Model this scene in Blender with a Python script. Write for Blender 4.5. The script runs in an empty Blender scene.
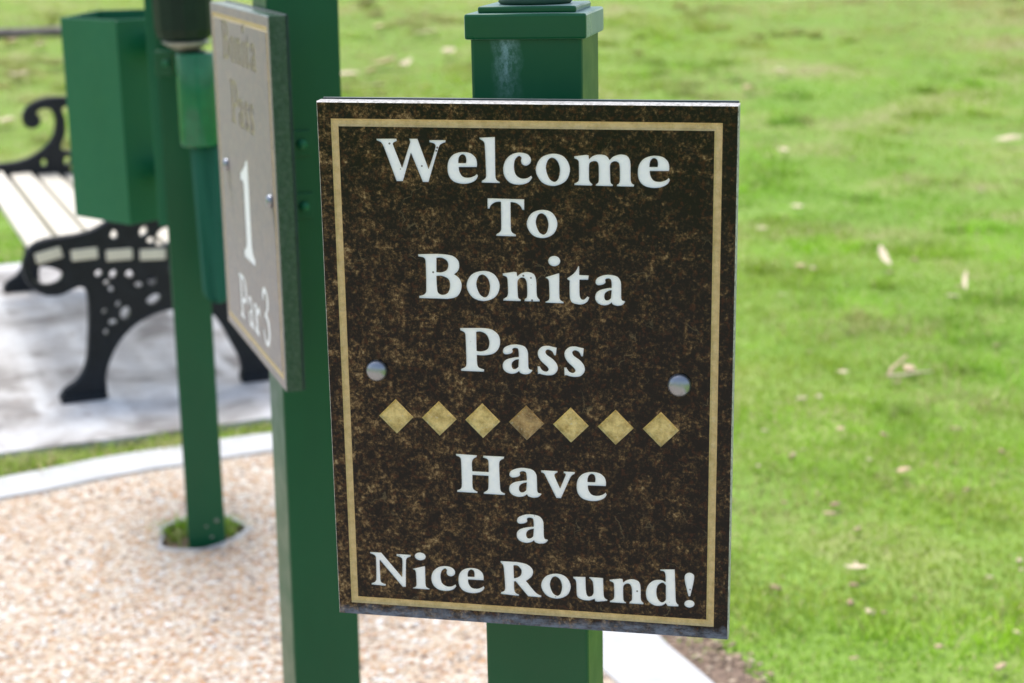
import bpy, bmesh, math, random
import numpy as np
from mathutils import Vector, Matrix, Euler

random.seed(7)
RNG = np.random.default_rng(11)
S = bpy.context.scene
COL = S.collection
R = math.radians

# ------------------------------------------------------------------ camera
cam = bpy.data.cameras.new('camera')
cam_o = bpy.data.objects.new('camera', cam)
COL.objects.link(cam_o)
pitch, roll = R(14.272), R(0.862)
fw = Vector((0, math.cos(pitch), -math.sin(pitch)))
dn = Vector((0, -math.sin(pitch), -math.cos(pitch)))
rt = Vector((1, 0, 0))
right = math.cos(roll) * rt + math.sin(roll) * dn
down = -math.sin(roll) * rt + math.cos(roll) * dn
M3 = Matrix((right, -down, -fw)).transposed()
cam_o.matrix_world = Matrix.Translation((0, 0, 1.5)) @ M3.to_4x4()
cam.sensor_width = 36.0
cam.lens = 1675.7 / 1024 * 36.0
cam.clip_start = 0.05
cam.clip_end = 2000
cam.dof.use_dof = True
cam.dof.focus_distance = 1.45
cam.dof.aperture_fstop = 7.0
S.camera = cam_o

# ------------------------------------------------------------------ light: bright, thinly clouded day
SUN_EL, SUN_AZ = 66, 118          # azimuth counter-clockwise from +X: behind the signs and to the left
world = bpy.data.worlds.new('World')
S.world = world
world.use_nodes = True
nt = world.node_tree
nt.nodes.clear()
wo = nt.nodes.new('ShaderNodeOutputWorld')
bg = nt.nodes.new('ShaderNodeBackground')
sky = nt.nodes.new('ShaderNodeTexSky')
sky.sky_type = 'NISHITA'
sky.sun_disc = False
sky.sun_elevation = R(SUN_EL)
sky.sun_rotation = R(90 - SUN_AZ)
sky.dust_density = 3.0
sky.air_density = 1.2
hs = nt.nodes.new('ShaderNodeHueSaturation')
hs.inputs['Saturation'].default_value = 0.75
nt.links.new(sky.outputs[0], hs.inputs['Color'])
nt.links.new(hs.outputs[0], bg.inputs['Color'])
bg.inputs['Strength'].default_value = 0.15
nt.links.new(bg.outputs[0], wo.inputs['Surface'])

sl = bpy.data.lights.new('sun', 'SUN')
sl.energy = 1.65
sl.angle = R(20)
sl.color = (1.0, 0.96, 0.9)
so = bpy.data.objects.new('sun', sl)
COL.objects.link(so)
sd = Vector((math.cos(R(SUN_EL)) * math.cos(R(SUN_AZ)), math.cos(R(SUN_EL)) * math.sin(R(SUN_AZ)), math.sin(R(SUN_EL))))
so.rotation_euler = sd.to_track_quat('Z', 'Y').to_euler()
so.location = (0, 0, 10)

S.view_settings.view_transform = 'Standard'
S.view_settings.look = 'None'
S.view_settings.gamma = 1.0
S.view_settings.use_curve_mapping = False
S.view_settings.exposure = 0.66
S.cycles.max_bounces = 8


# ------------------------------------------------------------------ materials
class NT:
    def __init__(self, name):
        self.m = bpy.data.materials.new(name)
        self.m.use_nodes = True
        self.t = self.m.node_tree
        self.b = self.t.nodes['Principled BSDF']
        self.tc = None

    def n(self, kind, **kw):
        nd = self.t.nodes.new(kind)
        for k, v in kw.items():
            setattr(nd, k, v)
        return nd

    def l(self, a, b):
        self.t.links.new(a, b)

    def obj(self, scale=(1, 1, 1)):
        if self.tc is None:
            self.tc = self.n('ShaderNodeTexCoord')
        mp = self.n('ShaderNodeMapping')
        mp.inputs['Scale'].default_value = scale
        self.l(self.tc.outputs['Object'], mp.inputs['Vector'])
        return mp.outputs[0]

    def noise(self, scale, detail=4, rough=0.55, stretch=(1, 1, 1), dist=0.0):
        nd = self.n('ShaderNodeTexNoise')
        nd.inputs['Scale'].default_value = scale
        nd.inputs['Detail'].default_value = detail
        nd.inputs['Roughness'].default_value = rough
        nd.inputs['Distortion'].default_value = dist
        self.l(self.obj(stretch), nd.inputs['Vector'])
        return nd.outputs['Fac']

    def voro(self, scale, feature='F1', rnd=1.0, stretch=(1, 1, 1)):
        nd = self.n('ShaderNodeTexVoronoi', feature=feature)
        nd.inputs['Scale'].default_value = scale
        nd.inputs['Randomness'].default_value = rnd
        self.l(self.obj(stretch), nd.inputs['Vector'])
        return nd

    def ramp(self, fac, stops, interp='LINEAR'):
        r = self.n('ShaderNodeValToRGB')
        cr = r.color_ramp
        cr.interpolation = interp
        while len(cr.elements) > 1:
            cr.elements.remove(cr.elements[-1])
        for i, (p, c) in enumerate(stops):
            e = cr.elements[0] if i == 0 else cr.elements.new(p)
            e.position = p
            e.color = (c[0], c[1], c[2], 1) if isinstance(c, tuple) else (c, c, c, 1)
        self.l(fac, r.inputs[0])
        return r.outputs[0]

    def mix(self, fac, a, b, mode='MIX'):
        m = self.n('ShaderNodeMix', data_type='RGBA', blend_type=mode)
        for s, v in ((m.inputs[0], fac), (m.inputs[6], a), (m.inputs[7], b)):
            if hasattr(v, 'links'):
                self.l(v, s)
            elif isinstance(v, tuple):
                s.default_value = (v[0], v[1], v[2], 1)
            else:
                s.default_value = v
        return m.outputs[2]

    def math(self, op, a, b=0.0, c=None):
        m = self.n('ShaderNodeMath', operation=op)
        for s, v in zip(m.inputs, (a, b, c)):
            if v is None:
                continue
            if hasattr(v, 'links'):
                self.l(v, s)
            else:
                s.default_value = v
        return m.outputs[0]

    def xyz(self):
        sx = self.n('ShaderNodeSeparateXYZ')
        self.l(self.obj(), sx.inputs[0])
        return sx.outputs

    def col(self, v):
        if hasattr(v, 'links'):
            self.l(v, self.b.inputs['Base Color'])
        else:
            self.b.inputs['Base Color'].default_value = (v[0], v[1], v[2], 1)

    def rough(self, v):
        if hasattr(v, 'links'):
            self.l(v, self.b.inputs['Roughness'])
        else:
            self.b.inputs['Roughness'].default_value = v

    def bump(self, h, strength=0.3, dist=0.001):
        bn = self.n('ShaderNodeBump')
        bn.inputs['Strength'].default_value = strength
        bn.inputs['Distance'].default_value = dist
        self.l(h, bn.inputs['Height'])
        self.l(bn.outputs[0], self.b.inputs['Normal'])


def granite(name, rough=0.13, lift=1.0, fleck=1.0, dark=0.0):
    k = NT(name)
    clump = k.noise(42, 4, 0.6, dist=0.4)
    fine = k.noise(300, 4, 0.72)
    midn = k.noise(125, 5, 0.7, dist=0.35)
    s = k.math('ADD', k.math('MULTIPLY', clump, 0.30), k.math('MULTIPLY', fine, 0.44))
    s = k.math('ADD', s, k.math('MULTIPLY', midn, 0.38))
    # crystals thin out towards one corner of the stone, as in the block it was cut from
    gx = k.xyz()
    s = k.math('SUBTRACT', s, k.math('MULTIPLY', k.math('ADD', gx[0], k.math('MULTIPLY', gx[2], 0.25)), dark))
    c = k.ramp(s, [(0.0, (0.003, 0.003, 0.004)), (0.53, (0.007 * lift, 0.007 * lift, 0.007 * lift)),
                   (0.57, (0.024 * lift, 0.017 * lift, 0.011 * lift)), (0.612, (0.075 * lift, 0.047 * lift, 0.022 * lift)),
                   (0.66, (0.22 * fleck, 0.145 * fleck, 0.07 * fleck)), (0.74, (0.46 * fleck, 0.38 * fleck, 0.22 * fleck))])
    # rusty crystals
    rust = k.ramp(k.noise(170, 4, 0.7), [(0.54, 0.0), (0.62, 1.0)])
    c = k.mix(k.math('MULTIPLY', rust, 0.4), c, (0.085, 0.030, 0.012))
    # thin pale veins
    vn = k.n('ShaderNodeTexVoronoi', feature='DISTANCE_TO_EDGE')
    vn.inputs['Scale'].default_value = 22
    wv = k.n('ShaderNodeTexNoise')
    wv.inputs['Scale'].default_value = 45
    wv.inputs['Detail'].default_value = 5
    k.l(k.obj(), wv.inputs['Vector'])
    va = k.n('ShaderNodeVectorMath', operation='MULTIPLY_ADD')
    k.l(wv.outputs['Color'], va.inputs[0])
    va.inputs[1].default_value = (0.05, 0.05, 0.05)
    k.l(k.obj(), va.inputs[2])
    k.l(va.outputs[0], vn.inputs['Vector'])
    vein = k.ramp(vn.outputs['Distance'], [(0.0, 1.0), (0.018, 0.0)])
    vmask = k.ramp(k.noise(26, 3), [(0.56, 0.0), (0.64, 1.0)])
    c = k.mix(k.math('MULTIPLY', k.math('MULTIPLY', vein, vmask), 0.5), c, (0.20, 0.16, 0.09))
    k.col(c)
    k.rough(k.ramp(k.noise(60, 4), [(0.3, rough), (0.7, rough + 0.12)]))
    k.b.inputs['Specular IOR Level'].default_value = 0.2
    k.bump(fine, 0.06, 0.0005)
    return k, c


def mat_granite_face():
    k, c = granite('polished_brown_granite', dark=0.10)
    # mottled blue-grey band along the bottom edge of the slab
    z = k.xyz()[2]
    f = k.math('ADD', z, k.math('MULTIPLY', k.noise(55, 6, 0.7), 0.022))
    bottom_band = k.ramp(k.math('MULTIPLY', f, 30.0), [(0.46, 1.0), (0.70, 0.0)])
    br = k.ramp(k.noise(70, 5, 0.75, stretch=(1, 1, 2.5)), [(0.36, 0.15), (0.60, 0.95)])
    k.col(k.mix(k.math('MULTIPLY', bottom_band, br), c, (0.15, 0.185, 0.26)))
    return k.m


def mat_edge():
    k = NT('sawn_granite_edge')
    c = k.ramp(k.noise(260, 5, 0.7), [(0.35, (0.16, 0.155, 0.145)), (0.48, (0.42, 0.41, 0.40)), (0.68, (0.66, 0.66, 0.66))])
    k.col(c)
    k.rough(0.55)
    k.bump(k.noise(400, 4), 0.3, 0.0006)
    return k.m


def mat_side_edge():
    k = NT('granite_side_green_reflection')  # green reflection of the surroundings painted into the base colour
    c = k.ramp(k.noise(150, 6, 0.75), [(0.36, (0.025, 0.06, 0.038)), (0.52, (0.04, 0.088, 0.06)), (0.72, (0.085, 0.125, 0.095))])
    k.col(c)
    k.rough(k.ramp(k.noise(90, 4), [(0.3, 0.14), (0.7, 0.4)]))
    return k.m


def mat_letters():
    k = NT('white_sign_paint')
    base = k.ramp(k.noise(180, 5, 0.6), [(0.3, (0.84, 0.90, 0.97)), (0.7, (0.93, 0.97, 1.0))])
    v = k.voro(150)
    pit = k.ramp(v.outputs['Distance'], [(0.10, 1.0), (0.17, 0.0)])
    gate = k.ramp(k.noise(33, 2, 0.5), [(0.50, 0.0), (0.54, 1.0)])
    sp = k.n('ShaderNodeSeparateColor')
    k.l(v.outputs['Color'], sp.inputs[0])
    g2 = k.math('GREATER_THAN', sp.outputs[0], 0.62)
    f = k.math('MULTIPLY', k.math('MULTIPLY', pit, gate), g2)
    k.col(k.mix(f, base, (0.10, 0.10, 0.10)))
    k.rough(0.45)
    k.bump(k.noise(300, 4), 0.25, 0.0006)
    return k.m


def mat_gold(name, a, b, worn=0.5):
    k = NT(name)
    base = k.ramp(k.noise(110, 6, 0.75), [(0.36, a), (0.60, b)])
    chip = k.ramp(k.noise(420, 4, 0.7), [(0.60, 0.0), (0.70, worn)])
    k.col(k.mix(chip, base, (0.62, 0.56, 0.40)))
    k.rough(0.42)
    k.bump(k.noise(130, 5, 0.65), 1.0, 0.003)
    return k.m


def mat_green(name='green_gloss_paint', c1=(0.0025, 0.080, 0.031), c2=(0.004, 0.102, 0.041), rough=0.32):
    k = NT(name)
    c = k.ramp(k.noise(5, 5, 0.6, stretch=(1, 1, 0.35)), [(0.3, c1), (0.7, c2)])
    sc = k.ramp(k.noise(75, 6, 0.8), [(0.665, 0.0), (0.75, 0.6)])
    c = k.mix(sc, c, (0.12, 0.22, 0.20))
    k.col(c)
    k.rough(k.ramp(k.noise(25, 4), [(0.3, rough), (0.7, rough + 0.14)]))
    k.bump(k.noise(45, 4, 0.5), 0.12, 0.0008)
    k.b.inputs['Specular IOR Level'].default_value = 0.36
    return k, c


def mat_sign_post():
    k, c = mat_green('green_post_paint')
    x, y, z = k.xyz()
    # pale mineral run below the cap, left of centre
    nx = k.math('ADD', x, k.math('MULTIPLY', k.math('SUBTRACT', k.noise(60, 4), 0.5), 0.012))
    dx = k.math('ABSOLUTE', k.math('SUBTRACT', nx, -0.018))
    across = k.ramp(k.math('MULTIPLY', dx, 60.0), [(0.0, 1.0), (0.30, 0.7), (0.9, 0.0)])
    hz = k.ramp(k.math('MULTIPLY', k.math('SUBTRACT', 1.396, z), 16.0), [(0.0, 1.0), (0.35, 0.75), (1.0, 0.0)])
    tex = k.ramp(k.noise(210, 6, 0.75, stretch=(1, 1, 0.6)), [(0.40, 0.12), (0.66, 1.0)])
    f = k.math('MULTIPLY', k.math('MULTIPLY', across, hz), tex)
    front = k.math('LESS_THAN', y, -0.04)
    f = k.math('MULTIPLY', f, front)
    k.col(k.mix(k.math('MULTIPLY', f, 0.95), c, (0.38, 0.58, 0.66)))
    return k.m


def mat_cap():
    # same paint, with a pale cyan sheen
    k, c = mat_green('sheened_green_cap_paint', rough=0.25)
    k.b.inputs['Sheen Weight'].default_value = 0.6
    k.b.inputs['Sheen Roughness'].default_value = 0.35
    k.b.inputs['Sheen Tint'].default_value = (0.75, 0.95, 1.0, 1)
    return k.m


def simple(name, c, rough=0.5, var=0.15, scale=40, metal=0.0, bump=0.15, bd=0.001):
    k = NT(name)
    a = tuple(max(0, v * (1 - var)) for v in c)
    b = tuple(min(1, v * (1 + var)) for v in c)
    k.col(k.ramp(k.noise(scale, 5, 0.6), [(0.3, a), (0.7, b)]))
    k.rough(rough)
    k.b.inputs['Metallic'].default_value = metal
    if bump:
        k.bump(k.noise(scale * 3, 4), bump, bd)
    return k.m


def mat_pad():
    k = NT('exposed_aggregate')
    v = k.voro(92)
    sp = k.n('ShaderNodeSeparateColor')
    k.l(v.outputs['Color'], sp.inputs[0])
    c = k.ramp(sp.outputs[0], [(0.0, (0.56, 0.42, 0.29)), (0.18, (0.66, 0.55, 0.42)), (0.38, (0.46, 0.28, 0.17)),
                               (0.50, (0.72, 0.67, 0.58)), (0.68, (0.60, 0.44, 0.29)), (0.82, (0.78, 0.74, 0.67)),
                               (0.94, (0.33, 0.24, 0.19))], 'CONSTANT')
    joint = k.ramp(v.outputs['Distance'], [(0.35, 0.0), (0.75, 1.0)])
    c = k.mix(k.math('MULTIPLY', joint, 0.6), c, (0.40, 0.32, 0.25))
    big = k.ramp(k.noise(3, 4), [(0.3, (0.90, 0.88, 0.86)), (0.7, (1, 1, 1))])
    c = k.mix(1.0, c, big, 'MULTIPLY')
    k.col(c)
    k.rough(0.7)
    k.bump(k.math('SUBTRACT', 1.0, v.outputs['Distance']), 0.5, 0.004)
    return k.m


def mat_pebble():
    k = NT('river_pebbles')
    at = k.n('ShaderNodeAttribute', attribute_name='tint')
    k.col(at.outputs['Color'])
    k.rough(0.55)
    return k.m


def mat_slab():
    k = NT('stained_concrete')
    st = k.noise(2.6, 6, 0.62, dist=0.5)
    c = k.ramp(st, [(0.38, (0.26, 0.245, 0.235)), (0.46, (0.47, 0.46, 0.455)), (0.58, (0.60, 0.605, 0.615)), (0.8, (0.68, 0.69, 0.70))])
    # pale streaks mixed into the colour, running the length of the bench
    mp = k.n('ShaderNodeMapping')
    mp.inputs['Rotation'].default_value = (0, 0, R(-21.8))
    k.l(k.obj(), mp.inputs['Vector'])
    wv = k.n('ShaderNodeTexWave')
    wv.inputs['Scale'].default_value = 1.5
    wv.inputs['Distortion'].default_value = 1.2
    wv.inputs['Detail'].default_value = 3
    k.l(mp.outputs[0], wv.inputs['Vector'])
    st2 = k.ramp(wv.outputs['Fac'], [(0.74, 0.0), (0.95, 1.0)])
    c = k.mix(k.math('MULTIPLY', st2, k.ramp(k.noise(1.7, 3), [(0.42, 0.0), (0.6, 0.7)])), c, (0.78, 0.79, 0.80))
    dirt = k.ramp(k.noise(16, 6, 0.75), [(0.52, 0.0), (0.64, 0.8)])
    dm = k.ramp(k.noise(1.3, 3), [(0.40, 0.15), (0.6, 1.0)])
    c = k.mix(k.math('MULTIPLY', dirt, dm), c, (0.30, 0.25, 0.22))
    k.col(c)
    k.rough(0.8)
    k.bump(k.noise(120, 4), 0.25, 0.002)
    return k.m


def mat_kerb():
    k = NT('pale_concrete')
    c = k.ramp(k.noise(9, 6, 0.65), [(0.3, (0.48, 0.485, 0.49)), (0.65, (0.60, 0.605, 0.61))])
    k.col(c)
    k.rough(0.8)
    k.bump(k.noise(160, 4), 0.25, 0.0015)
    return k.m


def mat_lawn():
    k = NT('lawn_soil')
    c = k.ramp(k.noise(1.1, 6, 0.62), [(0.34, (0.21, 0.36, 0.05)), (0.50, (0.26, 0.40, 0.07)), (0.60, (0.35, 0.39, 0.13)), (0.72, (0.44, 0.37, 0.22))])
    f = k.ramp(k.noise(26, 6, 0.7), [(0.3, (0.72, 0.76, 0.66)), (0.7, (1, 1, 1))])
    k.col(k.mix(1.0, c, f, 'MULTIPLY'))
    k.rough(0.95)
    k.bump(k.noise(40, 5), 0.5, 0.02)
    return k.m


def mat_blade():
    k = NT('grass_blade')
    at = k.n('ShaderNodeAttribute', attribute_name='tint')
    k.col(at.outputs['Color'])
    k.rough(0.55)
    tr = k.n('ShaderNodeBsdfTranslucent')
    k.l(at.outputs['Color'], tr.inputs['Color'])
    mx = k.n('ShaderNodeMixShader')
    mx.inputs[0].default_value = 0.35
    out = k.t.nodes['Material Output']
    k.l(k.b.outputs[0], mx.inputs[1])
    k.l(tr.outputs[0], mx.inputs[2])
    k.l(mx.outputs[0], out.inputs['Surface'])
    return k.m


M = dict(
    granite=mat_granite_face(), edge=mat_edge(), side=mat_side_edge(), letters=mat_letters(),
    gold=mat_gold('gold_border_paint', (0.50, 0.38, 0.17), (0.68, 0.53, 0.27), 0.35),
    gold_d=mat_gold('gold_diamond_paint', (0.40, 0.29, 0.09), (0.78, 0.62, 0.26), 0.9),
    gold_f=mat_gold('faded_gold_paint', (0.22, 0.19, 0.14), (0.38, 0.33, 0.22), 0.5),
    brown_d=mat_gold('worn_bronze_paint', (0.17, 0.10, 0.035), (0.48, 0.33, 0.14), 0.8),
    post=mat_sign_post(), cap=mat_cap(), green=mat_green()[0].m,
    bin=mat_green('green_bin_paint', (0.006, 0.128, 0.055), (0.010, 0.150, 0.068), 0.4)[0].m,
    black=simple('black_cast_iron', (0.012, 0.016, 0.022), 0.35, 0.3, 30, 0.0, 0.3, 0.002),
    slat=simple('cream_bench_slat', (0.72, 0.67, 0.56), 0.5, 0.08, 30, 0, 0.2),
    chrome=simple('weathered_steel', (0.30, 0.33, 0.38), 0.36, 0.06, 120, 0.9, 0.08, 0.0004),
    dark_steel=simple('dark_green_backing', (0.01, 0.035, 0.04), 0.3, 0.2, 60),
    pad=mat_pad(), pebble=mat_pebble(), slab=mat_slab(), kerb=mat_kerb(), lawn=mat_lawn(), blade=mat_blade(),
    dirt=simple('brown_mulch_soil', (0.27, 0.19, 0.14), 0.95, 0.5, 60, 0, 0.9, 0.01),
    chip=simple('dry_wood_chips', (0.50, 0.38, 0.28), 0.85, 0.4, 60),
    leaf=simple('dry_leaf', (0.60, 0.44, 0.29), 0.7, 0.2, 60),
    leaf_pale=simple('bleached_leaf', (0.76, 0.63, 0.46), 0.7, 0.12, 60),
    log=simple('grey_weathered_wood', (0.23, 0.19, 0.19), 0.85, 0.4, 14, 0, 0.6, 0.01),
    washer=simple('dark_green_washer_plastic', (0.006, 0.022, 0.013), 0.5, 0.2, 30),
    base_cream=simple('dull_aluminium', (0.30, 0.31, 0.27), 0.4, 0.2, 60, 0.4),
    tube=simple('glossy_green_plastic', (0.008, 0.150, 0.065), 0.12, 0.15, 30, 0, 0.1),
    towel=simple('teal_towel', (0.006, 0.105, 0.068), 0.9, 0.12, 220, 0, 0.6, 0.002),
    plastic_dark=simple('black_rubber', (0.01, 0.01, 0.01), 0.4, 0.2, 50),
)


for _k in ('black', 'washer'):
    M[_k].node_tree.nodes['Principled BSDF'].inputs['Specular IOR Level'].default_value = 0.25


# ------------------------------------------------------------------ helpers
def link(o, parent=None):
    COL.objects.link(o)
    if parent is not None:
        o.parent = parent
    return o


def from_bm(name, bm, mat, parent=None, smooth=False, recalc=True):
    if recalc:
        bmesh.ops.recalc_face_normals(bm, faces=bm.faces)
    me = bpy.data.meshes.new(name)
    bm.to_mesh(me)
    bm.free()
    for mm in (mat if isinstance(mat, (list, tuple)) else [mat]):
        me.materials.append(mm)
    if smooth:
        me.polygons.foreach_set('use_smooth', [True] * len(me.polygons))
    return link(bpy.data.objects.new(name, me), parent)


def thing(name, label, cat, matrix=None, group=None):
    o = bpy.data.objects.new(name, None)
    o.empty_display_size = 0.1
    COL.objects.link(o)
    if matrix is not None:
        o.matrix_world = matrix
    return tag(o, label, cat, group)


def tag(o, label=None, cat=None, group=None, kind=None):
    if label:
        o['label'] = label
    if cat:
        o['category'] = cat
    if group:
        o['group'] = group
    if kind:
        o['kind'] = kind
    return o


def frame(x, y, z, yaw):
    return Matrix.Translation((x, y, z)) @ Matrix.Rotation(R(yaw), 4, 'Z')


def add_box(bm, x0, x1, y0, y1, z0, z1, bevel=0.0, seg=2, mi=0):
    t = bmesh.new()
    bmesh.ops.create_cube(t, size=1.0)
    for v in t.verts:
        v.co = Vector(((x0 + x1) / 2 + v.co.x * (x1 - x0), (y0 + y1) / 2 + v.co.y * (y1 - y0), (z0 + z1) / 2 + v.co.z * (z1 - z0)))
    if bevel:
        bmesh.ops.bevel(t, geom=t.edges[:], offset=bevel, segments=seg, profile=0.5, affect='EDGES')
    for f in t.faces:
        f.material_index = mi
    merge(bm, t)


def merge(bm, t, mat=None):
    me = bpy.data.meshes.new('tmp')
    t.to_mesh(me)
    t.free()
    if mat is not None:
        me.transform(mat)
    bm.from_mesh(me)
    bpy.data.meshes.remove(me)


def add_lathe(bm, prof, n=28, cx=0, cy=0):
    rings = []
    for r, z in prof:
        rings.append([bm.verts.new((cx + max(r, 1e-4) * math.cos(2 * math.pi * i / n), cy + max(r, 1e-4) * math.sin(2 * math.pi * i / n), z)) for i in range(n)])
    for a, b in zip(rings, rings[1:]):
        for i in range(n):
            bm.faces.new((a[i], a[(i + 1) % n], b[(i + 1) % n], b[i]))
    bm.faces.new(rings[0][::-1])
    bm.faces.new(rings[-1])


def fill_mesh(contours, depth, bevel=0.0):
    """flat outline with holes, filled and given thickness; lies in XY, returns a mesh"""
    cu = bpy.data.curves.new('tmp', 'CURVE')
    cu.dimensions = '2D'
    cu.fill_mode = 'BOTH'
    cu.extrude = depth / 2
    cu.bevel_depth = bevel
    cu.bevel_resolution = 1
    if bevel:
        cu.offset = -bevel
    for c in contours:
        sp = cu.splines.new('POLY')
        sp.points.add(len(c) - 1)
        for p, q in zip(sp.points, c):
            p.co = (q[0], q[1], 0, 1)
        sp.use_cyclic_u = True
    o = bpy.data.objects.new('tmp', cu)
    COL.objects.link(o)
    dg = bpy.context.evaluated_depsgraph_get()
    me = bpy.data.meshes.new_from_object(o.evaluated_get(dg), depsgraph=dg)
    bpy.data.objects.remove(o)
    bpy.data.curves.remove(cu)
    return me


XZ = Matrix(((1, 0, 0, 0), (0, 0, -1, 0), (0, 1, 0, 0), (0, 0, 0, 1)))     # drawing (x, y) -> upright (x, z), front towards -Y


def upright(bm, contours, y0, y1, mi=0, bevel=0.0):
    me = fill_mesh(contours, y1 - y0, bevel)
    me.transform(Matrix.Translation((0, (y0 + y1) / 2, 0)) @ XZ)
    for p in me.polygons:
        p.material_index = mi
    bm.from_mesh(me)
    bpy.data.meshes.remove(me)


def catmull(pts, n=6, closed=False):
    out = []
    N = len(pts)
    rng = range(N) if closed else range(N - 1)
    for i in rng:
        p0 = pts[(i - 1) % N] if closed or i > 0 else pts[0]
        p1, p2 = pts[i], pts[(i + 1) % N]
        p3 = pts[(i + 2) % N] if closed or i + 2 < N else pts[-1]
        for k in range(n):
            t = k / n
            out.append(tuple(0.5 * ((2 * b) + (-a + c) * t + (2 * a - 5 * b + 4 * c - d) * t * t + (-a + 3 * b - 3 * c + d) * t ** 3)
                             for a, b, c, d in zip(p0, p1, p2, p3)))
    if not closed:
        out.append(tuple(pts[-1]))
    return out


def rect(x0, x1, y0, y1):
    return [(x0, y0), (x1, y0), (x1, y1), (x0, y1)]


def disc(cx, cy, r, n=20, ry=None):
    ry = ry or r
    return [(cx + r * math.cos(2 * math.pi * i / n), cy + ry * math.sin(2 * math.pi * i / n)) for i in range(n)]


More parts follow.
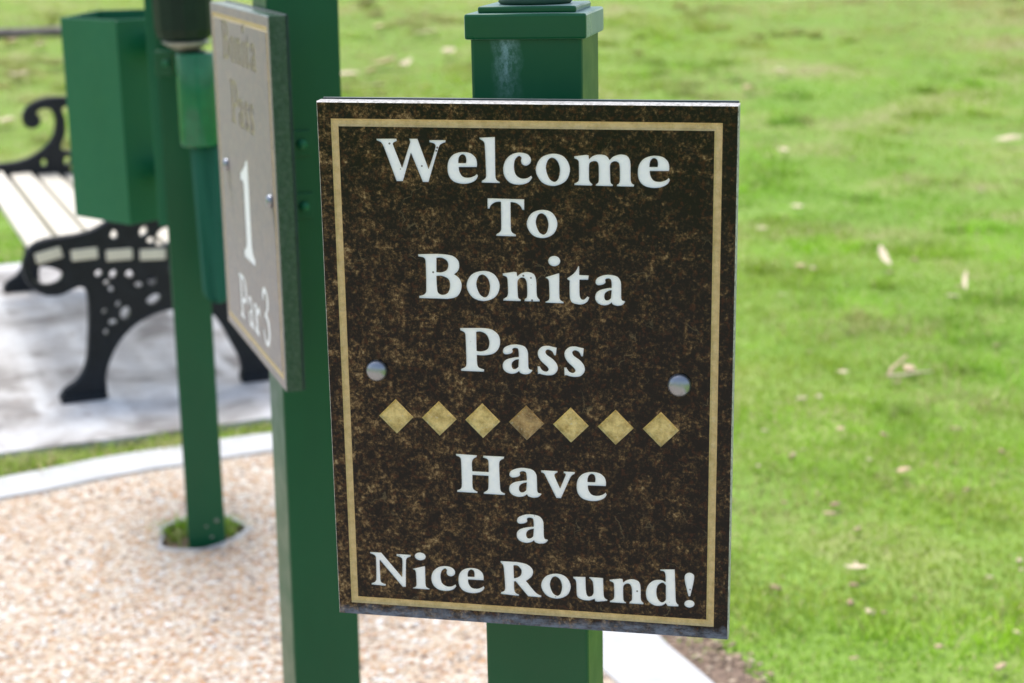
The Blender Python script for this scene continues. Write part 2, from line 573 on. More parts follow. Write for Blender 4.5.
GLYPHS = {
    'W': [[[-3028,1802],[-1254,1826],[-1214,1632],[-1323,1590],[-1423,1546],[-1504,1499],[-1559,1448],[-1579,1389],[-1570,1323],[-1547,1257],[-1522,1193],[-1405,864],[-1243,424],[-1051,-92],[-844,-645],[-65,1544],[-147,1841],[589,1851],[1478,-711],[1684,-160],[1872,354],[2025,795],[2127,1127],[2137,1207],[2126,1289],[2094,1365],[2044,1424],[1963,1470],[1858,1504],[1735,1530],[1605,1552],[1610,1746],[3028,1766],[3024,1587],[2902,1548],[2785,1505],[2680,1458],[2592,1402],[2528,1340],[2476,1266],[2434,1185],[2401,1101],[2226,585],[1997,-118],[1731,-947],[1446,-1842],[938,-1851],[-33,616],[-805,-1808],[-1378,-1819],[-1692,-910],[-1985,-66],[-2238,651],[-2433,1180],[-2474,1272],[-2525,1360],[-2585,1440],[-2653,1507],[-2730,1558],[-2816,1597],[-2908,1627],[-3003,1652]]],
    'e': [[[1235,93],[-332,67],[-327,-42],[-318,-149],[-299,-253],[-265,-352],[-213,-461],[-147,-574],[-66,-676],[30,-752],[148,-797],[286,-819],[428,-824],[562,-817],[686,-794],[810,-754],[926,-706],[1021,-659],[1078,-623],[1130,-578],[1177,-528],[1223,-476],[1325,-653],[1279,-759],[1228,-860],[1166,-953],[1089,-1033],[978,-1112],[844,-1187],[698,-1250],[551,-1298],[389,-1333],[216,-1355],[38,-1363],[-136,-1356],[-314,-1334],[-496,-1298],[-669,-1245],[-819,-1173],[-946,-1080],[-1055,-967],[-1148,-838],[-1220,-699],[-1273,-545],[-1307,-375],[-1323,-199],[-1325,-25],[-1314,148],[-1289,325],[-1247,495],[-1186,651],[-1106,792],[-1008,922],[-892,1039],[-762,1136],[-610,1216],[-437,1281],[-255,1328],[-73,1355],[119,1363],[321,1353],[515,1324],[684,1277],[817,1211],[940,1120],[1046,1017],[1131,912],[1185,809],[1221,694],[1243,576],[1258,467],[1263,374],[1259,281],[1249,187]],[[-354,410],[300,421],[313,505],[323,589],[327,671],[323,750],[310,831],[291,913],[262,987],[224,1047],[170,1092],[104,1127],[34,1147],[-32,1147],[-96,1124],[-159,1081],[-218,1025],[-265,965],[-298,897],[-320,819],[-336,739],[-348,665],[-355,601],[-357,538],[-356,474]]],
    'l': [[[-855,1876],[487,1953],[478,958],[471,30],[468,-762],[473,-1346],[478,-1433],[492,-1521],[518,-1603],[558,-1674],[615,-1730],[688,-1775],[770,-1813],[857,-1848],[825,-1953],[-751,-1953],[-717,-1787],[-632,-1739],[-551,-1689],[-481,-1639],[-425,-1587],[-390,-1537],[-365,-1481],[-350,-1421],[-345,-1361],[-351,-821],[-369,-59],[-392,702],[-415,1245],[-424,1324],[-442,1402],[-471,1476],[-515,1540],[-581,1601],[-663,1656],[-758,1708],[-857,1757]]],
    'c': [[[1095,-501],[1169,-659],[1101,-769],[1028,-873],[946,-965],[850,-1039],[716,-1107],[559,-1164],[391,-1207],[226,-1229],[36,-1235],[-169,-1223],[-371,-1192],[-547,-1137],[-694,-1054],[-827,-944],[-941,-817],[-1032,-681],[-1098,-534],[-1143,-373],[-1167,-205],[-1169,-39],[-1148,131],[-1105,306],[-1042,475],[-964,625],[-867,757],[-752,875],[-623,977],[-487,1063],[-342,1130],[-185,1181],[-23,1215],[135,1234],[297,1235],[462,1219],[618,1188],[750,1145],[849,1090],[940,1015],[1015,930],[1066,843],[1091,752],[1093,653],[1076,554],[1042,469],[984,394],[904,325],[815,270],[727,237],[639,229],[546,243],[459,272],[390,311],[341,364],[308,433],[286,508],[273,579],[277,647],[298,718],[315,785],[310,841],[276,889],[223,932],[161,958],[97,956],[25,918],[-56,852],[-133,769],[-188,677],[-231,554],[-261,408],[-279,253],[-281,103],[-268,-45],[-241,-196],[-199,-337],[-141,-456],[-66,-548],[28,-623],[132,-682],[239,-723],[351,-747],[471,-754],[590,-746],[703,-724],[807,-687],[906,-634],[1001,-570]]],
    'o': [[[29,1341],[287,1335],[546,1289],[787,1202],[992,1074],[1165,888],[1313,652],[1420,392],[1469,137],[1455,-125],[1385,-402],[1269,-665],[1115,-882],[909,-1054],[653,-1193],[374,-1291],[103,-1341],[-170,-1338],[-455,-1289],[-724,-1194],[-951,-1055],[-1141,-857],[-1305,-604],[-1421,-328],[-1469,-60],[-1437,208],[-1339,489],[-1191,751],[-1013,961],[-792,1116],[-523,1231],[-239,1306]],[[-10,991],[98,954],[213,885],[321,792],[406,686],[479,544],[540,373],[584,188],[604,4],[594,-190],[561,-396],[510,-590],[452,-744],[395,-836],[317,-919],[226,-978],[131,-999],[22,-973],[-101,-910],[-218,-821],[-308,-715],[-400,-540],[-488,-320],[-555,-87],[-587,126],[-573,315],[-525,509],[-456,685],[-382,821],[-310,899],[-216,957],[-112,990]]],
    'm': [[[-2526,1135],[-1521,1268],[-1300,1242],[-1256,890],[-1182,972],[-1105,1049],[-1022,1118],[-931,1174],[-816,1225],[-687,1268],[-551,1299],[-415,1314],[-267,1314],[-107,1299],[45,1269],[173,1221],[266,1155],[342,1068],[407,967],[467,859],[550,953],[637,1043],[730,1123],[833,1187],[965,1245],[1115,1294],[1271,1329],[1419,1343],[1565,1337],[1712,1314],[1848,1271],[1961,1205],[2049,1109],[2118,987],[2167,850],[2197,711],[2219,391],[2224,-20],[2225,-426],[2231,-728],[2239,-807],[2253,-886],[2274,-960],[2306,-1022],[2349,-1070],[2402,-1108],[2463,-1138],[2526,-1165],[2498,-1343],[1057,-1341],[1086,-1193],[1143,-1162],[1197,-1129],[1243,-1090],[1278,-1041],[1301,-977],[1313,-903],[1319,-823],[1321,-745],[1323,-507],[1322,-193],[1316,121],[1304,359],[1293,438],[1274,518],[1244,591],[1201,651],[1141,697],[1066,733],[985,756],[907,763],[830,753],[749,728],[675,689],[614,641],[567,580],[532,506],[508,426],[496,345],[493,107],[501,-207],[514,-521],[526,-760],[530,-837],[536,-917],[548,-992],[571,-1055],[606,-1102],[652,-1139],[705,-1171],[762,-1199],[718,-1333],[-714,-1331],[-685,-1182],[-628,-1155],[-574,-1126],[-528,-1090],[-492,-1045],[-469,-987],[-456,-920],[-450,-848],[-447,-778],[-445,-542],[-445,-228],[-450,87],[-461,329],[-472,421],[-491,515],[-521,600],[-564,666],[-623,710],[-697,737],[-778,750],[-858,749],[-943,734],[-1034,704],[-1119,662],[-1183,611],[-1222,549],[-1243,474],[-1253,394],[-1258,315],[-1265,91],[-1268,-204],[-1266,-498],[-1261,-719],[-1256,-784],[-1246,-849],[-1229,-911],[-1202,-969],[-1160,-1027],[-1107,-1081],[-1046,-1135],[-981,-1187],[-1011,-1321],[-2524,-1306],[-2494,-1142],[-2406,-1109],[-2324,-1074],[-2252,-1034],[-2196,-988],[-2159,-933],[-2137,-869],[-2125,-802],[-2120,-734],[-2115,-451],[-2115,-66],[-2120,317],[-2129,596],[-2137,656],[-2154,715],[-2180,769],[-2217,815],[-2274,857],[-2345,894],[-2427,927],[-2513,958]]],
    'T': [[[-1581,1623],[1598,1598],[1586,681],[1405,677],[1375,766],[1340,852],[1298,933],[1243,1004],[1166,1076],[1074,1145],[973,1205],[869,1252],[762,1284],[650,1302],[534,1312],[416,1318],[410,638],[405,2],[405,-542],[412,-949],[417,-1030],[431,-1110],[457,-1186],[498,-1251],[566,-1313],[653,-1368],[753,-1420],[860,-1470],[827,-1623],[-894,-1620],[-861,-1467],[-767,-1415],[-678,-1362],[-599,-1306],[-537,-1246],[-496,-1185],[-466,-1116],[-448,-1043],[-441,-970],[-431,-560],[-428,-7],[-429,639],[-432,1330],[-546,1332],[-658,1329],[-767,1317],[-873,1291],[-978,1248],[-1083,1192],[-1178,1127],[-1257,1056],[-1313,983],[-1355,901],[-1388,812],[-1416,721],[-1598,717]]],
    'B': [[[-1901,1916],[-143,1996],[219,1981],[562,1960],[871,1926],[1126,1872],[1283,1802],[1427,1699],[1551,1581],[1645,1464],[1698,1357],[1727,1236],[1739,1111],[1739,992],[1731,882],[1709,772],[1674,665],[1623,565],[1556,474],[1471,388],[1376,306],[1276,227],[1399,150],[1517,69],[1623,-19],[1713,-121],[1787,-238],[1848,-367],[1891,-504],[1913,-646],[1911,-802],[1889,-969],[1848,-1135],[1792,-1288],[1721,-1430],[1635,-1566],[1531,-1686],[1408,-1781],[1241,-1856],[1045,-1911],[829,-1953],[603,-1989],[-1913,-1996],[-1906,-1781],[-1784,-1759],[-1668,-1735],[-1563,-1703],[-1473,-1660],[-1403,-1607],[-1340,-1541],[-1294,-1466],[-1273,-1386],[-1250,-831],[-1240,-53],[-1239,723],[-1248,1278],[-1257,1366],[-1279,1454],[-1318,1532],[-1377,1592],[-1472,1637],[-1592,1667],[-1729,1688],[-1875,1705]],[[-259,1623],[-136,1642],[-14,1654],[105,1654],[219,1636],[335,1594],[450,1533],[555,1461],[637,1383],[691,1304],[728,1213],[749,1116],[755,1017],[745,909],[720,793],[677,682],[616,589],[530,518],[422,461],[304,418],[186,385],[70,366],[-49,361],[-171,364],[-294,371]],[[-303,31],[-167,45],[-32,53],[101,49],[229,26],[371,-18],[518,-79],[652,-158],[754,-256],[818,-380],[855,-528],[870,-685],[867,-838],[846,-995],[806,-1158],[747,-1310],[671,-1431],[567,-1516],[439,-1577],[306,-1614],[186,-1628],[80,-1617],[-22,-1582],[-113,-1527],[-184,-1458],[-229,-1370],[-256,-1263],[-270,-1147],[-279,-1034],[-291,-820],[-297,-561],[-301,-272]]],
    'n': [[[-1525,1017],[-576,1177],[-361,1154],[-306,812],[-223,893],[-137,968],[-46,1034],[50,1086],[172,1133],[309,1172],[450,1196],[585,1199],[721,1179],[859,1140],[985,1082],[1085,1004],[1154,901],[1200,774],[1229,636],[1248,498],[1263,276],[1267,9],[1267,-253],[1271,-461],[1277,-550],[1286,-640],[1301,-727],[1327,-803],[1364,-867],[1412,-922],[1467,-973],[1525,-1020],[1490,-1177],[237,-1189],[272,-994],[326,-965],[377,-933],[420,-894],[451,-846],[471,-776],[481,-692],[485,-603],[485,-516],[484,-325],[479,-85],[467,156],[446,346],[419,444],[378,539],[325,621],[266,679],[197,711],[117,722],[36,716],[-38,697],[-106,664],[-171,617],[-228,558],[-270,489],[-294,405],[-303,307],[-305,203],[-304,102],[-304,-75],[-300,-290],[-293,-501],[-285,-667],[-279,-738],[-271,-810],[-255,-877],[-230,-933],[-192,-975],[-145,-1007],[-90,-1032],[-32,-1054],[-68,-1192],[-1524,-1199],[-1488,-1023],[-1404,-985],[-1325,-945],[-1256,-900],[-1200,-848],[-1161,-787],[-1134,-718],[-1118,-644],[-1110,-571],[-1106,-355],[-1110,-71],[-1119,213],[-1130,429],[-1135,506],[-1144,583],[-1164,654],[-1202,712],[-1262,758],[-1340,792],[-1429,820],[-1525,844]]],
    'i': [[[527,1627],[515,1541],[482,1451],[432,1367],[370,1298],[292,1242],[197,1197],[95,1165],[-4,1152],[-102,1160],[-204,1185],[-299,1225],[-376,1276],[-437,1342],[-485,1424],[-517,1512],[-528,1597],[-515,1683],[-482,1773],[-432,1857],[-370,1926],[-292,1981],[-197,2027],[-95,2058],[4,2071],[102,2063],[203,2038],[298,1998],[375,1947],[436,1881],[484,1799],[516,1712]],[[-759,187],[385,567],[436,537],[430,-59],[426,-617],[426,-1097],[432,-1459],[437,-1543],[450,-1628],[474,-1707],[512,-1773],[568,-1824],[638,-1863],[717,-1895],[802,-1922],[780,-2071],[-802,-2070],[-780,-1943],[-700,-1916],[-624,-1887],[-559,-1851],[-508,-1807],[-474,-1749],[-455,-1682],[-446,-1611],[-443,-1540],[-442,-1259],[-448,-879],[-459,-501],[-472,-224],[-481,-162],[-498,-100],[-522,-43],[-553,5],[-593,40],[-641,66],[-694,86],[-750,104]]],
    't': [[[19,1694],[101,1634],[98,903],[921,896],[869,498],[117,485],[113,91],[113,-280],[118,-604],[132,-857],[148,-952],[178,-1046],[218,-1130],[265,-1190],[321,-1223],[388,-1237],[458,-1233],[523,-1213],[588,-1169],[652,-1105],[717,-1026],[782,-941],[947,-1020],[919,-1128],[886,-1232],[842,-1329],[780,-1415],[696,-1492],[592,-1561],[479,-1619],[366,-1660],[253,-1685],[135,-1694],[17,-1690],[-100,-1676],[-223,-1654],[-351,-1621],[-470,-1575],[-565,-1512],[-633,-1427],[-681,-1324],[-712,-1210],[-729,-1096],[-744,-814],[-749,-458],[-747,-53],[-741,375],[-947,495],[-946,600],[-811,689],[-680,778],[-557,869],[-448,960],[-360,1047],[-277,1142],[-202,1240],[-137,1335],[-89,1420],[-49,1509],[-14,1601]]],
    'a': [[[-1048,399],[-1118,425],[-1181,471],[-1229,532],[-1253,602],[-1253,692],[-1232,802],[-1191,911],[-1129,1002],[-1030,1085],[-902,1162],[-759,1227],[-616,1279],[-469,1316],[-315,1340],[-157,1351],[-1,1349],[160,1335],[326,1310],[482,1269],[612,1211],[709,1134],[788,1035],[851,922],[899,803],[928,672],[938,528],[939,378],[941,231],[945,26],[945,-209],[947,-433],[953,-605],[960,-668],[973,-732],[994,-789],[1025,-834],[1069,-862],[1124,-877],[1186,-885],[1251,-889],[1292,-972],[1234,-1056],[1173,-1137],[1105,-1207],[1027,-1264],[933,-1304],[827,-1331],[719,-1346],[616,-1351],[519,-1342],[421,-1321],[330,-1292],[257,-1258],[213,-1224],[178,-1179],[149,-1128],[123,-1073],[58,-1131],[-9,-1186],[-79,-1234],[-154,-1271],[-248,-1305],[-351,-1332],[-460,-1348],[-566,-1348],[-683,-1331],[-808,-1299],[-927,-1254],[-1029,-1195],[-1112,-1123],[-1184,-1036],[-1240,-938],[-1276,-835],[-1292,-721],[-1290,-596],[-1270,-472],[-1234,-361],[-1179,-265],[-1105,-178],[-1018,-101],[-925,-37],[-811,19],[-682,64],[-546,102],[-411,136],[-279,165],[-146,189],[-12,209],[122,226],[126,300],[128,373],[127,446],[122,519],[113,622],[102,740],[83,851],[50,934],[0,977],[-68,1000],[-141,1009],[-206,1009],[-265,1003],[-325,986],[-376,958],[-411,920],[-416,865],[-399,796],[-384,723],[-390,659],[-428,604],[-483,553],[-548,508],[-616,475],[-715,442],[-833,413],[-951,396]],[[122,-4],[51,-11],[-20,-22],[-89,-39],[-155,-65],[-229,-106],[-307,-158],[-378,-218],[-432,-283],[-466,-357],[-486,-439],[-495,-522],[-494,-600],[-483,-674],[-461,-748],[-430,-813],[-391,-859],[-341,-884],[-279,-893],[-215,-888],[-154,-872],[-97,-842],[-40,-798],[16,-745],[72,-686]]],
    'P': [[[-1777,1912],[227,1984],[454,1976],[675,1959],[883,1926],[1071,1868],[1240,1780],[1399,1665],[1536,1535],[1643,1399],[1711,1261],[1753,1108],[1773,949],[1777,791],[1766,634],[1737,473],[1689,316],[1621,171],[1532,34],[1421,-96],[1293,-212],[1153,-303],[974,-376],[769,-430],[557,-468],[360,-495],[193,-508],[26,-507],[-142,-498],[-309,-485],[-313,-684],[-314,-876],[-310,-1051],[-299,-1202],[-289,-1302],[-272,-1403],[-240,-1495],[-185,-1570],[-92,-1630],[27,-1676],[165,-1714],[311,-1748],[294,-1984],[-1771,-1983],[-1767,-1784],[-1650,-1742],[-1540,-1698],[-1444,-1649],[-1370,-1593],[-1326,-1532],[-1298,-1459],[-1283,-1381],[-1278,-1304],[-1274,-760],[-1279,-1],[-1289,755],[-1305,1290],[-1316,1358],[-1340,1423],[-1375,1482],[-1421,1532],[-1485,1576],[-1564,1614],[-1653,1648],[-1746,1679]],[[-326,1596],[-218,1619],[-110,1635],[-4,1639],[99,1624],[221,1586],[352,1530],[476,1455],[578,1360],[662,1233],[732,1079],[782,915],[809,754],[809,592],[787,422],[743,263],[676,134],[579,41],[454,-26],[318,-73],[185,-107],[59,-126],[-68,-128],[-196,-118],[-325,-102]]],
    's': [[[729,1257],[824,1236],[750,502],[583,495],[542,606],[498,710],[446,803],[383,878],[301,935],[205,978],[109,1003],[27,1011],[-37,996],[-100,961],[-150,912],[-176,856],[-174,788],[-150,706],[-110,624],[-59,555],[55,463],[205,363],[363,258],[499,150],[605,40],[705,-79],[791,-203],[854,-325],[891,-443],[912,-567],[912,-693],[888,-814],[833,-936],[752,-1059],[655,-1171],[552,-1258],[443,-1314],[322,-1348],[197,-1366],[75,-1377],[-48,-1379],[-173,-1369],[-294,-1352],[-403,-1335],[-492,-1315],[-583,-1288],[-667,-1264],[-737,-1251],[-774,-1254],[-810,-1266],[-846,-1285],[-881,-1306],[-912,-545],[-697,-536],[-643,-640],[-586,-739],[-526,-826],[-460,-895],[-386,-944],[-300,-980],[-214,-1001],[-138,-1004],[-71,-987],[-4,-950],[49,-901],[77,-848],[74,-787],[48,-716],[6,-645],[-41,-583],[-151,-473],[-298,-343],[-450,-207],[-575,-77],[-660,35],[-737,155],[-802,279],[-846,402],[-870,523],[-879,649],[-867,774],[-831,892],[-764,1006],[-671,1120],[-562,1220],[-447,1297],[-321,1344],[-181,1368],[-41,1377],[88,1379],[198,1369],[309,1345],[414,1318],[504,1297],[560,1287],[616,1277],[672,1267]]],
    'H': [[[-2202,1833],[-289,1792],[-323,1604],[-410,1565],[-492,1523],[-566,1475],[-628,1417],[-677,1348],[-715,1269],[-741,1185],[-755,1099],[-764,935],[-762,734],[-754,510],[-743,274],[733,276],[736,566],[737,838],[733,1074],[722,1255],[709,1317],[684,1375],[650,1426],[606,1467],[536,1504],[449,1536],[351,1563],[248,1588],[282,1791],[2169,1797],[2135,1578],[2038,1539],[1947,1496],[1867,1448],[1803,1390],[1758,1321],[1729,1242],[1713,1158],[1708,1075],[1709,610],[1722,-34],[1740,-681],[1760,-1151],[1768,-1242],[1784,-1333],[1813,-1418],[1859,-1489],[1925,-1545],[2008,-1590],[2102,-1626],[2202,-1658],[2169,-1832],[240,-1833],[259,-1659],[358,-1606],[451,-1552],[532,-1495],[595,-1436],[632,-1376],[655,-1308],[668,-1236],[676,-1165],[688,-966],[697,-713],[704,-423],[711,-115],[-736,-101],[-744,-413],[-750,-707],[-751,-964],[-744,-1166],[-735,-1242],[-716,-1316],[-687,-1385],[-644,-1443],[-578,-1497],[-495,-1544],[-400,-1587],[-300,-1628],[-334,-1787],[-2184,-1782],[-2164,-1592],[-2064,-1558],[-1971,-1520],[-1889,-1474],[-1825,-1415],[-1783,-1340],[-1758,-1252],[-1746,-1157],[-1741,-1065],[-1738,-585],[-1741,74],[-1751,730],[-1764,1202],[-1772,1281],[-1789,1360],[-1818,1432],[-1863,1492],[-1926,1540],[-2006,1576],[-2096,1605],[-2192,1631]]],
    'v': [[[-1515,1274],[-34,1276],[-50,1106],[-117,1080],[-180,1053],[-233,1022],[-273,985],[-299,940],[-313,887],[-314,833],[-304,782],[-226,578],[-112,308],[26,-4],[176,-338],[296,-38],[409,246],[507,495],[583,692],[615,770],[648,853],[671,930],[673,990],[649,1031],[604,1058],[546,1075],[482,1088],[513,1275],[1515,1268],[1470,1065],[1402,1034],[1336,1000],[1274,960],[1219,912],[1170,853],[1127,786],[1089,714],[1055,640],[906,299],[711,-158],[485,-693],[243,-1268],[-173,-1276],[-447,-705],[-704,-171],[-924,286],[-1091,631],[-1128,711],[-1165,793],[-1205,869],[-1252,932],[-1306,976],[-1367,1009],[-1434,1035],[-1503,1058]]],
    'N': [[[-1916,1635],[-851,1639],[1009,-614],[1042,-140],[1070,302],[1089,683],[1093,970],[1085,1047],[1063,1122],[1027,1187],[977,1239],[895,1283],[791,1318],[672,1347],[545,1373],[584,1602],[1923,1592],[1885,1395],[1789,1366],[1698,1333],[1618,1294],[1554,1244],[1508,1180],[1478,1105],[1460,1025],[1451,945],[1426,491],[1401,-123],[1376,-844],[1352,-1621],[1038,-1626],[-1035,879],[-1039,301],[-1040,-240],[-1037,-702],[-1028,-1048],[-1020,-1120],[-1002,-1191],[-972,-1254],[-927,-1303],[-851,-1347],[-754,-1382],[-642,-1412],[-524,-1439],[-562,-1639],[-1915,-1601],[-1877,-1434],[-1773,-1391],[-1675,-1346],[-1590,-1298],[-1523,-1246],[-1483,-1192],[-1457,-1128],[-1442,-1061],[-1435,-994],[-1419,-548],[-1404,74],[-1396,693],[-1402,1132],[-1418,1194],[-1453,1249],[-1500,1295],[-1551,1333],[-1626,1373],[-1716,1409],[-1817,1441],[-1923,1472]]],
    'R': [[[-1838,1653],[-317,1657],[-66,1631],[176,1599],[399,1552],[593,1485],[750,1398],[896,1284],[1018,1154],[1098,1017],[1134,869],[1133,707],[1099,544],[1036,394],[938,255],[805,123],[649,-4],[481,-128],[731,-449],[971,-750],[1191,-1011],[1383,-1212],[1491,-1295],[1612,-1358],[1741,-1408],[1875,-1450],[1836,-1648],[645,-1635],[-492,-253],[-620,-262],[-624,-464],[-626,-657],[-622,-833],[-613,-982],[-601,-1075],[-582,-1168],[-552,-1254],[-507,-1326],[-443,-1379],[-364,-1420],[-274,-1451],[-179,-1478],[-218,-1657],[-1875,-1578],[-1834,-1360],[-1747,-1336],[-1665,-1308],[-1593,-1271],[-1537,-1222],[-1498,-1155],[-1473,-1075],[-1461,-988],[-1458,-904],[-1470,-502],[-1496,48],[-1528,597],[-1555,994],[-1566,1071],[-1585,1146],[-1611,1217],[-1642,1279],[-1679,1328],[-1723,1369],[-1772,1406],[-1823,1441]],[[-652,1287],[-539,1295],[-429,1296],[-326,1279],[-232,1237],[-137,1159],[-45,1053],[30,933],[73,813],[80,689],[59,556],[11,428],[-62,319],[-166,234],[-299,163],[-453,103],[-616,49]]],
    'u': [[[-1549,1120],[-429,1157],[-424,737],[-417,340],[-403,-9],[-380,-286],[-356,-407],[-317,-530],[-264,-634],[-200,-699],[-117,-715],[-16,-695],[83,-651],[162,-596],[215,-525],[254,-435],[278,-336],[289,-239],[288,-37],[273,217],[248,469],[219,663],[188,744],[140,820],[86,886],[39,939],[8,967],[-27,990],[-65,1009],[-105,1025],[-86,1181],[1155,1169],[1166,704],[1178,267],[1191,-113],[1208,-406],[1218,-498],[1235,-592],[1261,-677],[1298,-747],[1347,-798],[1409,-835],[1477,-862],[1550,-884],[1514,-1041],[648,-1181],[431,-1157],[378,-909],[258,-977],[138,-1038],[15,-1087],[-111,-1118],[-264,-1133],[-431,-1132],[-597,-1116],[-744,-1086],[-869,-1044],[-991,-985],[-1098,-912],[-1178,-826],[-1223,-722],[-1240,-601],[-1244,-472],[-1248,-346],[-1258,-143],[-1263,100],[-1269,336],[-1280,521],[-1293,598],[-1312,675],[-1338,746],[-1370,804],[-1405,845],[-1449,877],[-1498,904],[-1550,927]]],
    'd': [[[-200,1725],[1089,1812],[1120,920],[1151,89],[1181,-618],[1209,-1136],[1220,-1208],[1241,-1278],[1269,-1342],[1300,-1398],[1333,-1441],[1372,-1478],[1416,-1510],[1461,-1540],[1428,-1735],[488,-1764],[325,-1487],[230,-1575],[132,-1655],[29,-1722],[-81,-1767],[-224,-1797],[-384,-1812],[-549,-1806],[-705,-1773],[-861,-1709],[-1019,-1620],[-1163,-1506],[-1278,-1371],[-1361,-1208],[-1419,-1017],[-1452,-814],[-1461,-615],[-1444,-414],[-1401,-207],[-1337,-8],[-1253,166],[-1145,316],[-1013,448],[-869,558],[-723,642],[-569,696],[-404,722],[-244,729],[-103,723],[0,703],[99,665],[194,615],[288,559],[287,748],[284,928],[277,1090],[264,1224],[252,1302],[233,1379],[202,1448],[156,1502],[90,1537],[9,1558],[-83,1569],[-181,1575]],[[309,217],[234,305],[157,380],[75,431],[-12,443],[-115,409],[-230,339],[-337,241],[-417,128],[-470,-17],[-503,-191],[-519,-375],[-518,-549],[-500,-717],[-465,-887],[-414,-1043],[-353,-1171],[-281,-1263],[-188,-1341],[-88,-1395],[4,-1414],[87,-1392],[167,-1334],[245,-1253],[322,-1161]]],
    'exclaim': [[[-54,1686],[53,1677],[170,1641],[277,1582],[353,1505],[390,1404],[401,1279],[393,1143],[377,1013],[327,704],[253,317],[162,-123],[64,-590],[-95,-602],[-207,-149],[-310,278],[-394,654],[-449,957],[-462,1086],[-460,1221],[-441,1348],[-403,1454],[-338,1540],[-251,1612],[-152,1663]],[[462,-1270],[452,-1342],[424,-1419],[383,-1491],[331,-1550],[264,-1600],[182,-1641],[93,-1671],[8,-1686],[-78,-1684],[-167,-1666],[-250,-1637],[-319,-1597],[-372,-1545],[-416,-1479],[-445,-1407],[-457,-1336],[-447,-1263],[-419,-1187],[-377,-1115],[-325,-1055],[-258,-1006],[-176,-965],[-88,-935],[-2,-920],[83,-923],[172,-940],[255,-970],[324,-1009],[377,-1061],[420,-1127],[450,-1199]]],
}
WORDS = [
    ('Welcome', [('W', -0.09668, 0.18809, 1, 1), ('e', -0.05223, 0.18227, 1, 1), ('l', -0.0287, 0.18947, 1, 1), ('c', -0.00491, 0.18247, 1.065, 1.109), ('o', 0.02512, 0.18201, 0.997, 1.021), ('m', 0.06839, 0.18241, 1, 1), ('e', 0.10997, 0.18172, 1.012, 0.994)]),
    ('To', [('T', -0.01549, 0.14057, 1, 1), ('o', 0.01546, 0.13565, 0.903, 0.913)]),
    ('Bonita', [('B', -0.0745, 0.08751, 1, 1), ('o', -0.03658, 0.08019, 1, 1), ('n', -0.00317, 0.08075, 1.055, 1.088), ('i', 0.02564, 0.08775, 1, 1), ('t', 0.04616, 0.08335, 1, 1), ('a', 0.07354, 0.07988, 1, 1)]),
    ('Pass', [('P', -0.04016, 0.02302, 1, 1), ('a', -0.00747, 0.01579, 1.02, 0.995), ('s', 0.01911, 0.01562, 0.986, 0.974), ('s', 0.0426, 0.01562, 1, 1)]),
    ('Have', [('H', -0.04226, -0.09188, 1, 1), ('a', -0.00206, -0.09739, 1.131, 1.029), ('v', 0.02749, -0.09758, 1, 1), ('e', 0.0573, -0.09769, 1.012, 1.007)]),
    ('a', [('a', 0.00376, -0.14074, 1.107, 1.027)]),
    ('Nice', [('N', -0.12781, -0.18872, 1, 1), ('i', -0.09993, -0.18786, 0.994, 0.871), ('c', -0.07859, -0.19391, 1, 1), ('e', -0.05284, -0.19422, 0.914, 0.918)]),
    ('Round', [('R', -0.00723, -0.18979, 1, 1), ('o', 0.0247, -0.19432, 0.921, 0.915), ('u', 0.05589, -0.19509, 1, 1), ('n', 0.08843, -0.19471, 1, 1), ('d', 0.12019, -0.18901, 1, 1), ('exclaim', 0.14431, -0.18993, 1, 1)]),
]


# ------------------------------------------------------------------ terrain and paving
def terrain_z(x, y):
    s = np.maximum(np.asarray(y, float) - 8.2, 0)
    r = 0.085 * s * s / (s + 1.0)
    return -0.03 + 1.3 * np.tanh(r / 1.3)


def lattice(seed):
    g = np.random.default_rng(seed).random((64, 64))

    def f(x, y):
        xi, yi = np.floor(x).astype(int), np.floor(y).astype(int)
        fx, fy = x - xi, y - yi
        fx, fy = fx * fx * (3 - 2 * fx), fy * fy * (3 - 2 * fy)
        a, b = g[xi % 64, yi % 64], g[(xi + 1) % 64, yi % 64]
        c, d = g[xi % 64, (yi + 1) % 64], g[(xi + 1) % 64, (yi + 1) % 64]
        return (a * (1 - fx) + b * fx) * (1 - fy) + (c * (1 - fx) + d * fx) * fy
    return f


def fbm(x, y, scale, seed, octs=4):
    v, amp, tot = 0, 1.0, 0
    for i in range(octs):
        v = v + amp * lattice(seed + i)(x * scale * 2 ** i, y * scale * 2 ** i)
        tot += amp
        amp *= 0.55
    return v / tot


def inside(px, py, poly):
    r = np.zeros(len(px), bool)
    n = len(poly)
    for i in range(n):
        x1, y1 = poly[i]
        x2, y2 = poly[(i + 1) % n]
        c = ((y1 > py) != (y2 > py)) & (px < (x2 - x1) * (py - y1) / ((y2 - y1) + 1e-12) + x1)
        r ^= c
    return r


KERB_OUT = catmull([(-7, 1.6), (-3, 3.70), (-2, 4.13), (-1.44, 4.42), (-1.2, 4.58), (-0.98, 4.695), (-0.73, 4.805), (-0.4, 4.87),
                    (-0.08, 4.72), (0.12, 4.25), (0.22, 3.70), (0.302, 3.32), (0.392, 3.08), (0.62, 2.45), (0.80, 1.6), (0.88, 0.2), (0.9, -4)], 6)


def offset(line, d):
    out = []
    for i, p in enumerate(line):
        a, b = line[max(i - 1, 0)], line[min(i + 1, len(line) - 1)]
        t = Vector((b[0] - a[0], b[1] - a[1])).normalized()
        out.append((p[0] + t.y * d, p[1] - t.x * d))
    return out


